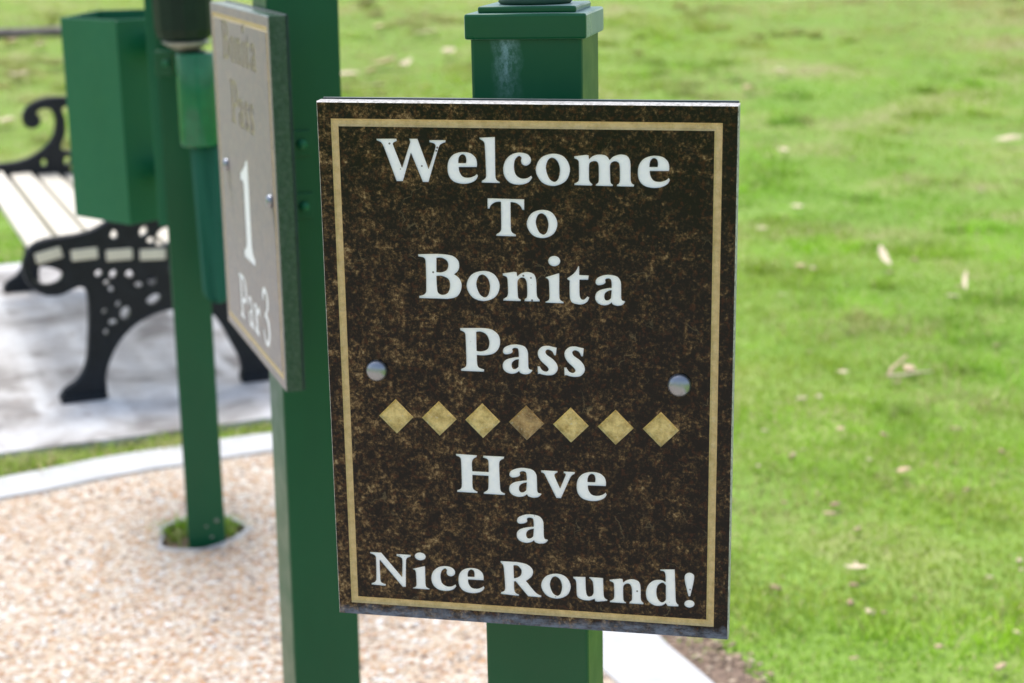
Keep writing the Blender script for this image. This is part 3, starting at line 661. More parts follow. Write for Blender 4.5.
KERB_IN = offset(KERB_OUT, 0.175)
PAD = KERB_IN + [(-7, -4)]
PAD_FULL = KERB_OUT + [(-7, -4)]
HOLE_C = (-0.795, 3.985)
HOLE = [(HOLE_C[0] + (0.100 + 0.009 * math.sin(3 * a + 1) + 0.005 * math.sin(7 * a)) * math.cos(a), HOLE_C[1] + (0.118 + 0.01 * math.sin(2 * a) + 0.006 * math.sin(5 * a + 1)) * math.sin(a))
        for a in [2 * math.pi * i / 36 for i in range(36)]]
AZB = R(24.3)
UB, NB = Vector((math.cos(AZB), math.sin(AZB))), Vector((-math.sin(AZB), math.cos(AZB)))
sA = Vector((-1.5, 4.68)) - UB * 1.9
sB = Vector((-1.5, 4.68)) + UB * 1.75
SLAB = catmull([tuple(sA), tuple(Vector((-1.5, 4.66))), (-1.22, 4.775), (-1.02, 4.865), (-0.76, 4.98), tuple(sB)], 4)
SLAB += [tuple(sB + NB * 2.85), tuple(sA + NB * 2.85)]


def flat(name, contours, z0, z1, mat, bevel=0.0, **tg):
    me = fill_mesh(contours, z1 - z0, bevel)
    me.transform(Matrix.Translation((0, 0, (z0 + z1) / 2)))
    me.name = name
    me.materials.clear()
    me.materials.append(mat)
    return tag(link(bpy.data.objects.new(name, me)), **tg)


def build_ground():
    xs = np.concatenate([-np.geomspace(600, 9, 18), np.linspace(-8.5, 8.5, 70), np.geomspace(9, 600, 18)])
    ys = np.concatenate([-np.geomspace(600, 3.5, 18), np.linspace(-3, 24, 110), np.geomspace(25, 600, 18)])
    X, Y = np.meshgrid(xs, ys)
    Z = terrain_z(X, Y)
    near = (np.abs(X) < 8.6) & (Y > 8.6) & (Y < 24)
    Z = Z + near * (fbm(X + 50, Y + 50, 0.9, 3) - 0.5) * 0.10
    nx = len(xs)
    V = np.stack([X.ravel(), Y.ravel(), Z.ravel()], 1)
    idx = np.arange(len(V)).reshape(X.shape)
    F = np.stack([idx[:-1, :-1], idx[:-1, 1:], idx[1:, 1:], idx[1:, :-1]], -1).reshape(-1, 4)
    me = bpy.data.meshes.new('ground')
    me.from_pydata(V.tolist(), [], F.tolist())
    me.polygons.foreach_set('use_smooth', [True] * len(me.polygons))
    me.materials.append(M['lawn'])
    tag(link(bpy.data.objects.new('ground', me)), 'lawn sloping gently up behind the signs', kind='structure')


build_ground()
flat('gravel_pad', [PAD, HOLE], -0.025, 0.0, M['pad'], label='pinkish exposed pebble paving around the green posts', kind='structure')
flat('concrete_edging', [KERB_OUT + KERB_IN[::-1]], -0.03, 0.006, M['kerb'], 0.002, label='curved white concrete edging round the pebble paving', kind='structure')
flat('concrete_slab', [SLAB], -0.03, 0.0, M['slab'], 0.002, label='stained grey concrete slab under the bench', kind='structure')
flat('soil_hole', [disc(HOLE_C[0], HOLE_C[1], 0.16, 24)], -0.028, -0.022, M['dirt'], label='bare soil in the hole round the thin post', kind='structure')
DIRT = [p for p in KERB_OUT if p[1] < 3.72 and p[0] > 0.1]
DIRT_P = DIRT + [(q[0] + 0.02 * math.sin(i * 2.1), q[1]) for i, q in enumerate(offset(DIRT, -0.12))][::-1]
flat('bare_soil', [DIRT_P], -0.028, -0.018, M['dirt'], label='strip of bare brown soil beside the white edging', kind='structure')
# low cement collar round the hole
flat('hole_rim', [[(HOLE_C[0] + (p[0] - HOLE_C[0]) * (1.13 + 0.06 * math.sin(i * 1.7)), HOLE_C[1] + (p[1] - HOLE_C[1]) * (1.12 + 0.05 * math.sin(i * 2.3))) for i, p in enumerate(HOLE)], HOLE], -0.02, 0.0025, M['slab'], 0.0,
     label='pale cement rim round the hole of the thin post', kind='structure')


def tri_mesh(name, V, loops, sizes, tint, mat, label):
    me = bpy.data.meshes.new(name)
    me.vertices.add(len(V))
    me.vertices.foreach_set('co', V.astype(np.float32).ravel())
    me.loops.add(len(loops))
    me.loops.foreach_set('vertex_index', loops.astype(np.int32))
    me.polygons.add(len(sizes))
    st = np.concatenate([[0], np.cumsum(sizes)[:-1]])
    me.polygons.foreach_set('loop_start', st.astype(np.int32))
    me.polygons.foreach_set('loop_total', sizes.astype(np.int32))
    at = me.color_attributes.new('tint', 'FLOAT_COLOR', 'POINT')
    c = np.concatenate([tint, np.ones((len(tint), 1))], 1)
    at.data.foreach_set('color', c.astype(np.float32).ravel())
    me.update()
    me.validate()
    me.materials.append(mat)
    return tag(link(bpy.data.objects.new(name, me)), label, kind='stuff')


BARE = [(-3.7, 13.1, 1.0, 1.0), (-1.25, 13.6, 0.9, 1.1), (-0.9, 15.8, 0.8, 0.7), (4.6, 17.2, 1.8, 1.1), (4.2, 14.2, 0.9, 0.8), (1.42, 5.2, 0.16, 0.9), (1.35, 6.1, 0.25, 0.8), (-3.1, 10.6, 0.6, 0.9)]


def grass_tint(x, y, n):
    pat = fbm(x + 80, y + 80, 0.55, 20)          # broad lush / thin patches
    mid = fbm(x + 30, y + 90, 2.2, 40)
    dry = np.clip((fbm(x + 11, y + 57, 0.8, 60) - 0.56) * 6, 0, 1)
    far = np.clip((y - 12.5) / 5, 0, 1)
    for sx, sy, sr, sw in BARE:
        dry = np.maximum(dry, sw * np.exp(-((x - sx) ** 2 + ((y - sy) * 0.8) ** 2) / sr ** 2) * (0.5 + 1.0 * fbm(x + 7, y + 3, 3.0, 75)))
    dry = np.clip(dry + 0.30 * far, 0, 1)
    base = np.stack([0.215 + 0.24 * pat + 0.13 * far, 0.44 + 0.14 * mid + 0.05 * far, 0.030 + 0.04 * pat + 0.05 * far], 1)
    lush = np.clip((mid - 0.52) * 6, 0, 1)[:, None]
    base = base * (1 - 0.5 * lush) + lush * 0.5 * np.array([0.40, 0.70, 0.04])
    dull = np.clip((0.44 - fbm(x + 61, y + 17, 4.0, 55)) * 6, 0, 1)[:, None]
    base = base * (1 - 0.20 * dull)
    straw = np.array([0.52, 0.42, 0.24])
    r = RNG.random(n)
    w = np.where(r < 0.11 + 0.50 * dry, 0.75, 0.25 * dry)[:, None]
    c = base * (1 - w) + straw * w
    c = c * (0.86 + 0.32 * fbm(x + 91, y + 13, 5.5, 83, 2))[:, None]
    return np.clip(c * (0.88 + 0.24 * RNG.random((n, 1))), 0, 1), dry


def build_blades(x, y, z, h, w, name, label, straw=0.0):
    n = len(x)
    c, dry = grass_tint(x, y, n)
    mk = (RNG.random((n, 1)) < straw) * 0.75
    c = c * (1 - mk) + np.array([0.56, 0.46, 0.27]) * mk
    a = RNG.random(n) * 2 * np.pi
    lean = 0.3 + 1.1 * RNG.random(n)
    la = RNG.random(n) * 2 * np.pi
    px, py = np.cos(a) * w / 2, np.sin(a) * w / 2
    lx, ly = np.cos(la) * h * lean, np.sin(la) * h * lean
    base = np.stack([x, y, z - 0.004], 1)
    off = np.stack([px, py, 0 * px], 1)
    midp = base + np.stack([lx * 0.35, ly * 0.35, h * 0.6], 1)
    tip = base + np.stack([lx, ly, h * (1.0 - 0.5 * lean)], 1)
    V = np.stack([base - off, base + off, midp + off * 0.8, midp - off * 0.8, tip], 1).reshape(-1, 3)
    i = (np.arange(n) * 5)[:, None]
    loops = (i + np.array([0, 1, 2, 3, 3, 2, 4])).ravel()
    sizes = np.tile([4, 3], n)
    return tri_mesh(name, V, loops, sizes, np.repeat(c, 5, 0), M['blade'], label)


def build_lawn_grass():
    N = 3200000
    # rejection sampling with a density that thins with distance
    y = 2.4 + 16.6 * RNG.random(N)
    x = (RNG.random(N) * 2 - 1) * 12.0
    half = 0.55 * y + 2.2
    dens = np.minimum(1.0, (5.0 / y) ** 1.7)
    keep = (np.abs(x) < half) & (RNG.random(N) < dens * np.where(np.abs(x) > 0.37 * y + 1.2, 0.55, 1.0))
    x, y = x[keep], y[keep]
    bad = inside(x, y, PAD_FULL) | inside(x, y, SLAB)
    x, y = x[~bad], y[~bad]
    th = fbm(x + 11, y + 57, 0.8, 60)
    keep = RNG.random(len(x)) > np.clip((th - 0.58) * 3.2, 0, 0.6)
    keep &= ~(inside(x, y, DIRT_P) & (RNG.random(len(x)) < 0.70))
    x, y = x[keep], y[keep]
    tuft = fbm(x + 5, y + 5, 2.6, 90, 3)
    h = (0.011 + 0.015 * RNG.random(len(x)) + 0.06 * np.clip(tuft - 0.52, 0, 1)) * (1 + 0.02 * y)
    w = 0.0030 + 0.00042 * y
    z = terrain_z(x, y) + np.where(y > 8.6, (fbm(x + 50, y + 50, 0.9, 3) - 0.5) * 0.10, 0)
    # coarser clumps of longer blades standing out of the turf
    nc = 900
    ty = 2.7 + 14.5 * RNG.random(nc)
    tx = (RNG.random(nc) * 2 - 1) * (0.45 * ty + 1.2)
    kk = (fbm(tx + 23, ty + 41, 0.9, 31) > 0.47) & ~inside(tx, ty, offset(KERB_OUT, -0.12) + [(-7, -4)]) & ~inside(tx, ty, SLAB)
    tx, ty = tx[kk], ty[kk]
    per = 110
    rad = (0.05 + 0.11 * RNG.random(len(tx))).repeat(per)
    ux = tx.repeat(per) + RNG.normal(0, 0.5, len(rad)) * rad * 1.3
    uy = ty.repeat(per) + RNG.normal(0, 0.5, len(rad)) * rad
    uz = terrain_z(ux, uy) + np.where(uy > 8.6, (fbm(ux + 50, uy + 50, 0.9, 3) - 0.5) * 0.10, 0)
    uh = 0.028 + 0.045 * RNG.random(len(ux)) * (1 + 0.03 * uy)
    m_ = ~(inside(ux, uy, PAD_FULL) | inside(ux, uy, SLAB))
    x, y, z, h = (np.concatenate([p_, q_[m_]]) for p_, q_ in ((x, ux), (y, uy), (z, uz), (h, uh)))
    w = np.concatenate([w, (0.0032 + 0.00045 * uy)[m_]])
    build_blades(x, y, z, h, w, 'grass', 'short bright green grass covering the lawn')
    print('blades', len(x))


build_lawn_grass()

# strip between slab and edging is thicker; tufts in the post hole
m = 9000
t = RNG.random(m) * 4.2 - 2.6
d = RNG.random(m) * 0.30
gx = -1.5 + UB.x * t - NB.x * (0.22 - d)
gy = 4.68 + UB.y * t - NB.y * (0.22 - d)
ok = ~(inside(gx, gy, PAD_FULL) | inside(gx, gy, SLAB))
gx, gy = gx[ok], gy[ok]
tf = np.clip(fbm(gx * 1.0 + 3, gy + 3, 6.0, 71, 2) - 0.42, 0, 1)
build_blades(gx, gy, gx * 0 - 0.03, 0.035 + 0.02 * RNG.random(len(gx)) + 0.17 * tf, np.full(len(gx), 0.004), 'grass', 'narrow strip of grass between the slab and the white edging', 0.38)
m = 480
a = RNG.random(m) * 2 * np.pi
rr = 0.045 + 0.05 * RNG.random(m)
hx, hy = HOLE_C[0] + rr * np.cos(a), HOLE_C[1] + 0.012 + rr * np.sin(a)
ok = (hy > HOLE_C[1] + 0.005 + 0.03 * np.sin(9 * a)) | (RNG.random(m) < 0.04)
hx, hy = hx[ok], hy[ok]
build_blades(hx, hy, hx * 0 - 0.022, 0.03 + 0.045 * RNG.random(len(hx)), np.full(len(hx), 0.004), 'grass', 'grass tufts growing in the hole round the thin green post')


def build_lumps(name, x, y, z, r, tint, mat, label, flat_=0.55, long_=1.0):
    t = bmesh.new()
    bmesh.ops.create_icosphere(t, subdivisions=1, radius=1.0)
    bv = np.array([v.co[:] for v in t.verts])
    bf = np.array([[v.index for v in f.verts] for f in t.faces])
    t.free()
    n = len(x)
    a = RNG.random(n) * np.pi * 2
    sx, sy = r * (0.8 + 0.6 * RNG.random(n)) * long_, r * (0.7 + 0.4 * RNG.random(n))
    jit = 1 + 0.18 * (RNG.random((n, len(bv), 1)) - 0.5)
    v = bv[None] * np.stack([sx, sy, r * flat_], 1)[:, None, :] * jit
    ca, sa = np.cos(a)[:, None], np.sin(a)[:, None]
    X = v[..., 0] * ca - v[..., 1] * sa + x[:, None]
    Y = v[..., 0] * sa + v[..., 1] * ca + y[:, None]
    Z = v[..., 2] + z[:, None]
    V = np.stack([X, Y, Z], -1).reshape(-1, 3)
    F = (bf[None] + (np.arange(n) * len(bv))[:, None, None]).reshape(-1)
    o = tri_mesh(name, V, F, np.full(n * len(bf), 3), np.repeat(tint, len(bv), 0), mat, label)
    o.data.polygons.foreach_set('use_smooth', [True] * len(o.data.polygons))
    return o


def build_pebbles():
    N = 60000
    x = -3.4 + 4.2 * RNG.random(N)
    y = 1.4 + 3.5 * RNG.random(N)
    ok = inside(x, y, offset(KERB_OUT, 0.185) + [(-7, -4)]) & ~inside(x, y, disc(HOLE_C[0], HOLE_C[1], 0.112, 24, 0.130)) & (x > -0.42 * y - 0.8)
    x, y = x[ok], y[ok]
    n = len(x)
    pal = np.array([(0.74, 0.60, 0.44), (0.66, 0.41, 0.23), (0.84, 0.81, 0.74), (0.50, 0.30, 0.18), (0.70, 0.54, 0.38),
                    (0.90, 0.88, 0.84), (0.34, 0.25, 0.20), (0.68, 0.47, 0.33), (0.78, 0.68, 0.55)])
    c = pal[RNG.integers(0, len(pal), n)] * (0.85 + 0.25 * RNG.random((n, 1)))
    r = 0.0038 + 0.0056 * RNG.random(n) ** 1.5
    build_lumps('pebbles', x, y, x * 0 - 0.0005, r, np.clip(c, 0, 1), M['pebble'], 'small pink, tan and white pebbles set in the paving')


build_pebbles()
nn_ = 700
ii = RNG.integers(0, len(DIRT) - 1, nn_)
dd = offset(DIRT, -1.0)
fx = RNG.random(nn_) * 0.13
cx = np.array([DIRT[i][0] + (dd[i][0] - DIRT[i][0]) * f for i, f in zip(ii, fx)]) + RNG.random(nn_) * 0.03
cy = np.array([DIRT[i][1] + (dd[i][1] - DIRT[i][1]) * f for i, f in zip(ii, fx)]) + (RNG.random(nn_) - 0.5) * 0.10
okc = ~inside(cx, cy, PAD_FULL)
cx, cy = cx[okc], cy[okc]
tc = np.array([(0.40, 0.28, 0.19), (0.26, 0.18, 0.12), (0.56, 0.44, 0.32)])[RNG.integers(0, 3, len(cx))]
build_lumps('wood_chips', cx, cy, cx * 0 - 0.016, 0.0025 + 0.004 * RNG.random(len(cx)), tc, M['pebble'], 'brown wood chips scattered on the soil beside the white edging', 0.3, 2.0)
# crumbs of bark and dead leaf too small to count, through the turf
nb = 2600
by = 2.8 + 15 * RNG.random(nb) ** 1.2
bx = (RNG.random(nb) * 2 - 1) * (0.36 * by + 0.8)
okb = ~(inside(bx, by, PAD_FULL) | inside(bx, by, SLAB)) & (RNG.random(nb) < 0.2 + 2.2 * np.clip(fbm(bx + 11, by + 57, 0.8, 60) - 0.45, 0, 1))
bx, by = bx[okb], by[okb]
tb = np.array([(0.58, 0.42, 0.26), (0.38, 0.25, 0.15), (0.68, 0.54, 0.38)])[RNG.integers(0, 3, len(bx))]
build_lumps('leaf_litter', bx, by, terrain_z(bx, by) + 0.022, 0.004 + 0.007 * RNG.random(len(bx)) * (1 + by / 14), tb, M['pebble'], 'crumbs of bark and dead leaf caught in the turf', 0.3, 1.7)


# ------------------------------------------------------------------ lettering
def glyph(name, cx, cy, sx, sy):
    return [[(cx + p[0] * 1e-5 * sx, cy + p[1] * 1e-5 * sy) for p in c] for c in GLYPHS[name]]


def word(i):
    out = []
    for g in WORDS[i][1]:
        out += glyph(*g)
    return out


def moved(cs, s, dx, dy):
    return [[(p[0] * s + dx, p[1] * s + dy) for p in c] for c in cs]


def groove(x0, x1, z0, z1, wdt):
    """painted groove with sloping sides round a rectangle: returns bmesh (front towards -Y)"""
    bm = bmesh.new()
    prof = [(0.0, 0.0003), (0.0016, 0.0016), (wdt - 0.0016, 0.0016), (wdt, 0.0003)]
    rings = []
    for o, y in prof:
        rings.append([bm.verts.new(p) for p in ((x0 + o, y, z0 + o), (x1 - o, y, z0 + o), (x1 - o, y, z1 - o), (x0 + o, y, z1 - o))])
    for a, b in zip(rings, rings[1:]):
        for i in range(4):
            bm.faces.new((a[i], a[(i + 1) % 4], b[(i + 1) % 4], b[i]))
    return bm


def slab_bm(W, H, T, cuts, zc, lip=0.0009):
    """stone plate: sawn body, engraved polished face, pale worn arris. origin bottom centre, face at y=0"""
    bm = bmesh.new()
    add_box(bm, -W / 2, W / 2, 0.0020, T, 0, H, mi=1)
    sh = [[(p[0], p[1] + zc) for p in c] for c in cuts]
    upright(bm, [rect(-W / 2 + lip, W / 2 - lip, lip, H - lip)] + sh, 0.0, 0.0019, mi=0)
    a = [bm.verts.new(p) for p in ((-W / 2 + lip, 0, lip), (W / 2 - lip, 0, lip), (W / 2 - lip, 0, H - lip), (-W / 2 + lip, 0, H - lip))]
    b = [bm.verts.new(p) for p in ((-W / 2, 0.002, 0), (W / 2, 0.002, 0), (W / 2, 0.002, H), (-W / 2, 0.002, H))]
    for i in range(4):
        f = bm.faces.new((a[i], a[(i + 1) % 4], b[(i + 1) % 4], b[i]))
        f.material_index = 1
    return bm


def dome_bolt(name, x, z, y, r, parent, mat):
    bm = bmesh.new()
    prof = [(r * 0.9, 0.0), (r * 0.99, -0.0006), (r, -0.0020), (r * 0.94, -0.0042), (r * 0.78, -0.0062), (r * 0.48, -0.0076), (r * 0.18, -0.0082), (0, -0.0083)]
    add_lathe(bm, [(a, b) for a, b in prof], 28)
    me = Matrix.Translation((x, y, z)) @ Matrix.Rotation(math.pi / 2, 4, 'X') @ Matrix.Scale(-1, 4, (0, 0, 1))
    bmesh.ops.transform(bm, matrix=me, verts=bm.verts)
    o = from_bm(name, bm, mat, parent, True)
    return o


# welcome sign: 356 x 469 mm polished stone plate
SW, SH, ST = 0.3580, 0.4728, 0.0155
SC = 0.4687 / 2 + 0.001        # height of the drawing's centre above the bottom edge
rot = Euler((0.01705344, 0.0030502, -0.1972085)).to_matrix().to_4x4()
centre = Matrix.Translation((0.01167169, 1.40240577, 1.11106837)) @ rot
sign = thing('welcome_sign', 'dark brown granite sign reading Welcome To Bonita Pass Have a Nice Round, with gold diamonds', 'sign',
             centre @ Matrix.Translation((0, 0, -SC)))
BX0, BX1, BZ0, BZ1, BWD = -0.1665, 0.166, -0.2235, 0.2229, 0.0066
dia_c = [(-0.1178 + 0.03925 * i, -0.0412 - 0.00015 * i) for i in range(7)]


def diamond(c, h=0.0158):
    return [(c[0] - h, c[1]), (c[0], c[1] - h * 1.02), (c[0] + h, c[1]), (c[0], c[1] + h * 1.02)]


cuts = [rect(BX0, BX1, BZ0, BZ1), rect(BX0 + BWD, BX1 - BWD, BZ0 + BWD, BZ1 - BWD)]
for i in range(len(WORDS)):
    cuts += word(i)
cuts += [diamond(c) for c in dia_c]
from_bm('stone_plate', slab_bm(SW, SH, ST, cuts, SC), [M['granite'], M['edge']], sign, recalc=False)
gb = groove(BX0, BX1, BZ0 + SC, BZ1 + SC, BWD)
tag(from_bm('border', gb, M['gold'], sign), 'thin gold painted border')
for i, (wname, _) in enumerate(WORDS):
    bm = bmesh.new()
    upright(bm, [[(p[0], p[1] + SC) for p in c] for c in word(i)], 0.0009, 0.0022)
    nm = wname + '!' if wname == 'Round' else wname
    tag(from_bm('lettering', bm, M['letters'], sign, recalc=False), 'white engraved word ' + nm)
for i, c in enumerate(dia_c):
    bm = bmesh.new()
    ra = [bm.verts.new((p[0], 0.0004, p[1] + SC)) for p in diamond(c)]
    rb = [bm.verts.new((p[0], 0.0019, p[1] + SC)) for p in diamond(c, 0.0158 - 0.0021)]
    rc = [bm.verts.new((p[0], 0.0019, p[1] + SC)) for p in diamond(c)]
    for q in range(4):
        bm.faces.new((ra[q], ra[(q + 1) % 4], rb[(q + 1) % 4], rb[q]))
        bm.faces.new((ra[q], ra[(q + 1) % 4], rc[(q + 1) % 4], rc[q]))
    bm.faces.new(rb)
    o = from_bm('diamond', bm, M['brown_d'] if i == 3 else M['gold_d'], sign, recalc=False)
    if i == 3:
        tag(o, 'darker worn brown diamond')
dome_bolt('bolt', -0.1336, SC + 0.0010, 0, 0.0098, sign, M['chrome'])
dome_bolt('bolt', 0.1333, SC - 0.0010, 0, 0.0102, sign, M['chrome'])
bm = bmesh.new()
add_box(bm, -SW / 2 + 0.001, SW / 2 - 0.001, ST + 0.0012, ST + 0.0055, 0.002, SH + 0.0014, 0.0006)
from_bm('backing_plate', bm, M['dark_steel'], sign)

# ------------------------------------------------------------------ posts
YAW1 = -11.3
pm = frame(0.0262, 1.5656, 1.4, YAW1) @ Matrix.Rotation(R(-0.36), 4, 'Y') @ Matrix.Translation((0, 0, -1.4))
post = thing('sign_post', 'square dark green post with a flat cap standing behind the welcome sign', 'post', pm)
PW = 0.0508
bm = bmesh.new()
add_box(bm, -PW, PW, -PW, PW, -0.03, 1.395, 0.003)
from_bm('shaft', bm, M['post'], post)
bm = bmesh.new()
add_box(bm, -PW - 0.0045, PW + 0.0045, -PW - 0.0045, PW + 0.0045, 1.3925, 1.4153, 0.0022)
cap = from_bm('cap', bm, M['cap'], post)
bm = bmesh.new()
add_box(bm, -PW + 0.006, PW - 0.006, -PW + 0.006, PW - 0.006, 1.4150, 1.4212, 0.0018)
from_bm('upper_step', bm, M['cap'], cap)
bm = bmesh.new()
add_lathe(bm, [(0.032, 1.421), (0.034, 1.4235), (0.033, 1.427), (0.020, 1.430), (0.017, 1.436), (0.025, 1.443), (0.036, 1.455), (0.041, 1.470), (0.040, 1.485), (0.033, 1.500), (0.020, 1.509), (0.0, 1.512)], 32)
from_bm('finial', bm, mat_green('rough_green_finial', (0.004, 0.025, 0.018), (0.03, 0.10, 0.07), 0.5)[0].m, post, True)
bm = bmesh.new()
add_box(bm, -0.03, 0.03, -PW - 0.058, -PW + 0.002, 1.02, 1.20, 0.002)
from_bm('sign_mount', bm, M['green'], post)

YAW2 = 19.07
u2 = Vector((math.cos(R(YAW2)), math.sin(R(YAW2)), 0))
n2 = Vector((-u2.y, u2.x, 0))
PM = 0.0530
c2 = Vector((-0.302, 2.45, 0)) + n2 * PM
mid = thing('tall_post', 'tall square green post carrying the granite hole sign on its left face', 'post', frame(c2.x, c2.y, 0, YAW2) @ Matrix.Rotation(R(0.38), 4, 'Y'))
bm = bmesh.new()
add_box(bm, -PM, PM, -PM, PM, -0.03, 2.05, 0.003)
from_bm('shaft', bm, M['green'], mid)
bm = bmesh.new()
add_box(bm, -PM - 0.004, PM + 0.004, -PM - 0.004, PM + 0.004, 2.05, 2.072, 0.002)
from_bm('cap', bm, M['green'], mid)
for z in (1.180, 1.088):
    bm = bmesh.new()
    add_box(bm, -0.030, 0.004, -PM - 0.0035, -PM - 0.0002, z - 0.018, z + 0.020, 0.001)
    br = from_bm('bracket_tab', bm, M['green'], mid)
    bm = bmesh.new()
    add_lathe(bm, [(0.0065, 0.0), (0.0075, 0.001), (0.0075, 0.004), (0.0055, 0.007), (0.0, 0.008)], 16)
    bmesh.ops.transform(bm, matrix=Matrix.Translation((-0.010, -PM - 0.0035, z)) @ Matrix.Rotation(math.pi / 2, 4, 'X'), verts=bm.verts)
    from_bm('bolt', bm, M['bin'], br, True)

# hole sign: text reads along local +X, far end to near end
PW1, PH1 = 0.468, 0.518
yaw3 = 109.07
u3 = Vector((math.cos(R(yaw3)), math.sin(R(yaw3)), 0))
near_top = Vector((-0.3165, 2.258, 1.3746))
c3 = near_top + u3 * (PW1 / 2)
hole = thing('hole_sign', 'granite hole sign with a white 1 and Par 3, seen edge-on beside the tall post', 'sign', frame(c3.x, c3.y, 1.3746 - PH1, yaw3 + 180))
px = PW1 / 2
W1_bonita = moved(word(2), 1.50, 0.0 + 0.002, 0.0)
bl = [min(p[1] for c in W1_bonita for p in c)][0]
W1_bonita = [[(p[0], p[1] - bl + (PH1 - 0.083) - PH1 / 2) for p in c] for c in W1_bonita]
W1_pass = moved(word(3), 1.66, 0.008, 0)
bl = min(p[1] for c in W1_pass for p in c)
W1_pass = [[(p[0], p[1] - bl + (PH1 - 0.176) - PH1 / 2) for p in c] for c in W1_pass]
one = [[(-0.045, 0), (0.045, 0), (0.045, 0.010), (0.030, 0.016), (0.023, 0.026), (0.023, 0.155), (0.008, 0.155), (-0.010, 0.142), (-0.045, 0.128),
        (-0.045, 0.118), (-0.026, 0.119), (-0.021, 0.112), (-0.021, 0.026), (-0.028, 0.016), (-0.045, 0.010)]]
one = [[(p[0] - 0.003, p[1] + (PH1 - 0.375) - PH1 / 2) for p in c] for c in one]


def place(name, x0, x1, z0, z1):
    g = [[(p[0], p[1]) for p in c] for c in GLYPHS[name]]
    xs = [p[0] for c in g for p in c]
    zs = [p[1] for c in g for p in c]
    ax, bx_, az_, bz_ = min(xs), max(xs), min(zs), max(zs)
    return [[(x0 + (p[0] - ax) / (bx_ - ax) * (x1 - x0), z0 + (p[1] - az_) / (bz_ - az_) * (z1 - z0)) for p in c] for c in g]


pb = (PH1 - 0.482) - PH1 / 2
r_gl = [[(0, 0), (0.036, 0), (0.036, 0.006), (0.027, 0.010), (0.027, 0.030), (0.033, 0.037), (0.040, 0.033), (0.048, 0.034), (0.050, 0.043), (0.044, 0.049),
         (0.036, 0.048), (0.026, 0.040), (0.025, 0.049), (0.0, 0.046), (0.0, 0.041), (0.008, 0.038), (0.008, 0.010), (0.0, 0.006)]]
three = [catmull([(0.0, 0.015), (0.006, 0.004), (0.022, -0.001), (0.042, 0.006), (0.050, 0.022), (0.045, 0.036), (0.033, 0.042), (0.044, 0.050), (0.046, 0.062),
                  (0.036, 0.072), (0.020, 0.074), (0.004, 0.067), (0.001, 0.057), (0.008, 0.053), (0.014, 0.060), (0.022, 0.067), (0.030, 0.062), (0.030, 0.050),
                  (0.022, 0.043), (0.014, 0.039), (0.014, 0.035), (0.024, 0.034), (0.033, 0.026), (0.033, 0.014), (0.024, 0.006), (0.014, 0.011), (0.008, 0.020)], 3, True)]
W1_par = place('P', -0.110, -0.046, pb, pb + 0.072) + place('a', -0.040, 0.006, pb - 0.001, pb + 0.050) + [[(p[0] + 0.010, p[1] + pb) for p in c] for c in r_gl]
W1_three = [[(p[0] * 1.1 + 0.078, p[1] * 1.2 + pb) for p in c] for c in three]
bd = 0.014
cuts = [rect(-px + bd, px - bd, -PH1 / 2 + bd, PH1 / 2 - bd), rect(-px + bd + 0.008, px - bd - 0.008, -PH1 / 2 + bd + 0.008, PH1 / 2 - bd - 0.008)]
cuts += W1_bonita + W1_pass + one + W1_par + W1_three
gr2, _c2 = granite('hole_sign_granite', 0.40, 1.6, 0.22)
gr2.b.inputs['Sheen Weight'].default_value = 0.38
gr2.b.inputs['Sheen Roughness'].default_value = 0.45
gr2.b.inputs['Sheen Tint'].default_value = (0.96, 0.95, 1.0, 1)
from_bm('stone_plate', slab_bm(PW1, PH1, 0.023, cuts, PH1 / 2), [gr2.m, M['side']], hole, recalc=False)
tag(from_bm('border', groove(-px + bd, px - bd, bd, PH1 - bd, 0.008), M['gold'], hole), 'thin gold painted border')
for cs, mt, lb in ((W1_bonita, 'gold_f', 'faded gold word Bonita'), (W1_pass, 'gold_f', 'faded gold word Pass'), (one, 'letters', 'large white number 1'),
                   (W1_par, 'letters', 'white word Par'), (W1_three, 'letters', 'white number 3')):
    bm = bmesh.new()
    upright(bm, [[(p[0], p[1] + PH1 / 2) for p in c] for c in cs], 0.0007, 0.0022)
    tag(from_bm('lettering', bm, M[mt], hole, recalc=False), lb)
dome_bolt('bolt', px - 0.385, PH1 - 0.247, 0, 0.0095, hole, M['chrome'])
dome_bolt('bolt', px - 0.040, PH1 - 0.253, 0, 0.0095, hole, M['chrome'])
bm = bmesh.new()
add_box(bm, -px + 0.001, px - 0.001, 0.0235, 0.0275, 0.001, PH1 + 0.002, 0.0006)
from_bm('backing_plate', bm, M['dark_steel'], hole)

# thin post with bin, ball washer and towel
YAW4 = 12
TW = 0.0455
u4 = Vector((math.cos(R(YAW4)), math.sin(R(YAW4)), 0))
n4 = Vector((-u4.y, u4.x, 0))
c4 = Vector((-0.808, 3.900, 0)) + u4 * TW + n4 * TW
thin = thing('thin_post', 'slim square green post rising from a grassy hole in the pebble paving', 'post', frame(c4.x, c4.y, 0, YAW4))
bm = bmesh.new()
add_box(bm, -TW, TW, -TW, TW, -0.03, 1.42, 0.003)
from_bm('shaft', bm, M['green'], thin)
bm = bmesh.new()
add_box(bm, -TW - 0.003, TW + 0.003, -TW - 0.003, TW + 0.003, 1.42, 1.435, 0.002)
from_bm('cap', bm, M['green'], thin)

bm = bmesh.new()
add_box(bm, -TW - 0.020, -TW + 0.001, -TW + 0.012, -TW + 0.020, 0.80, 1.40, 0.001)
from_bm('mounting_rail', bm, M['bin'], thin)
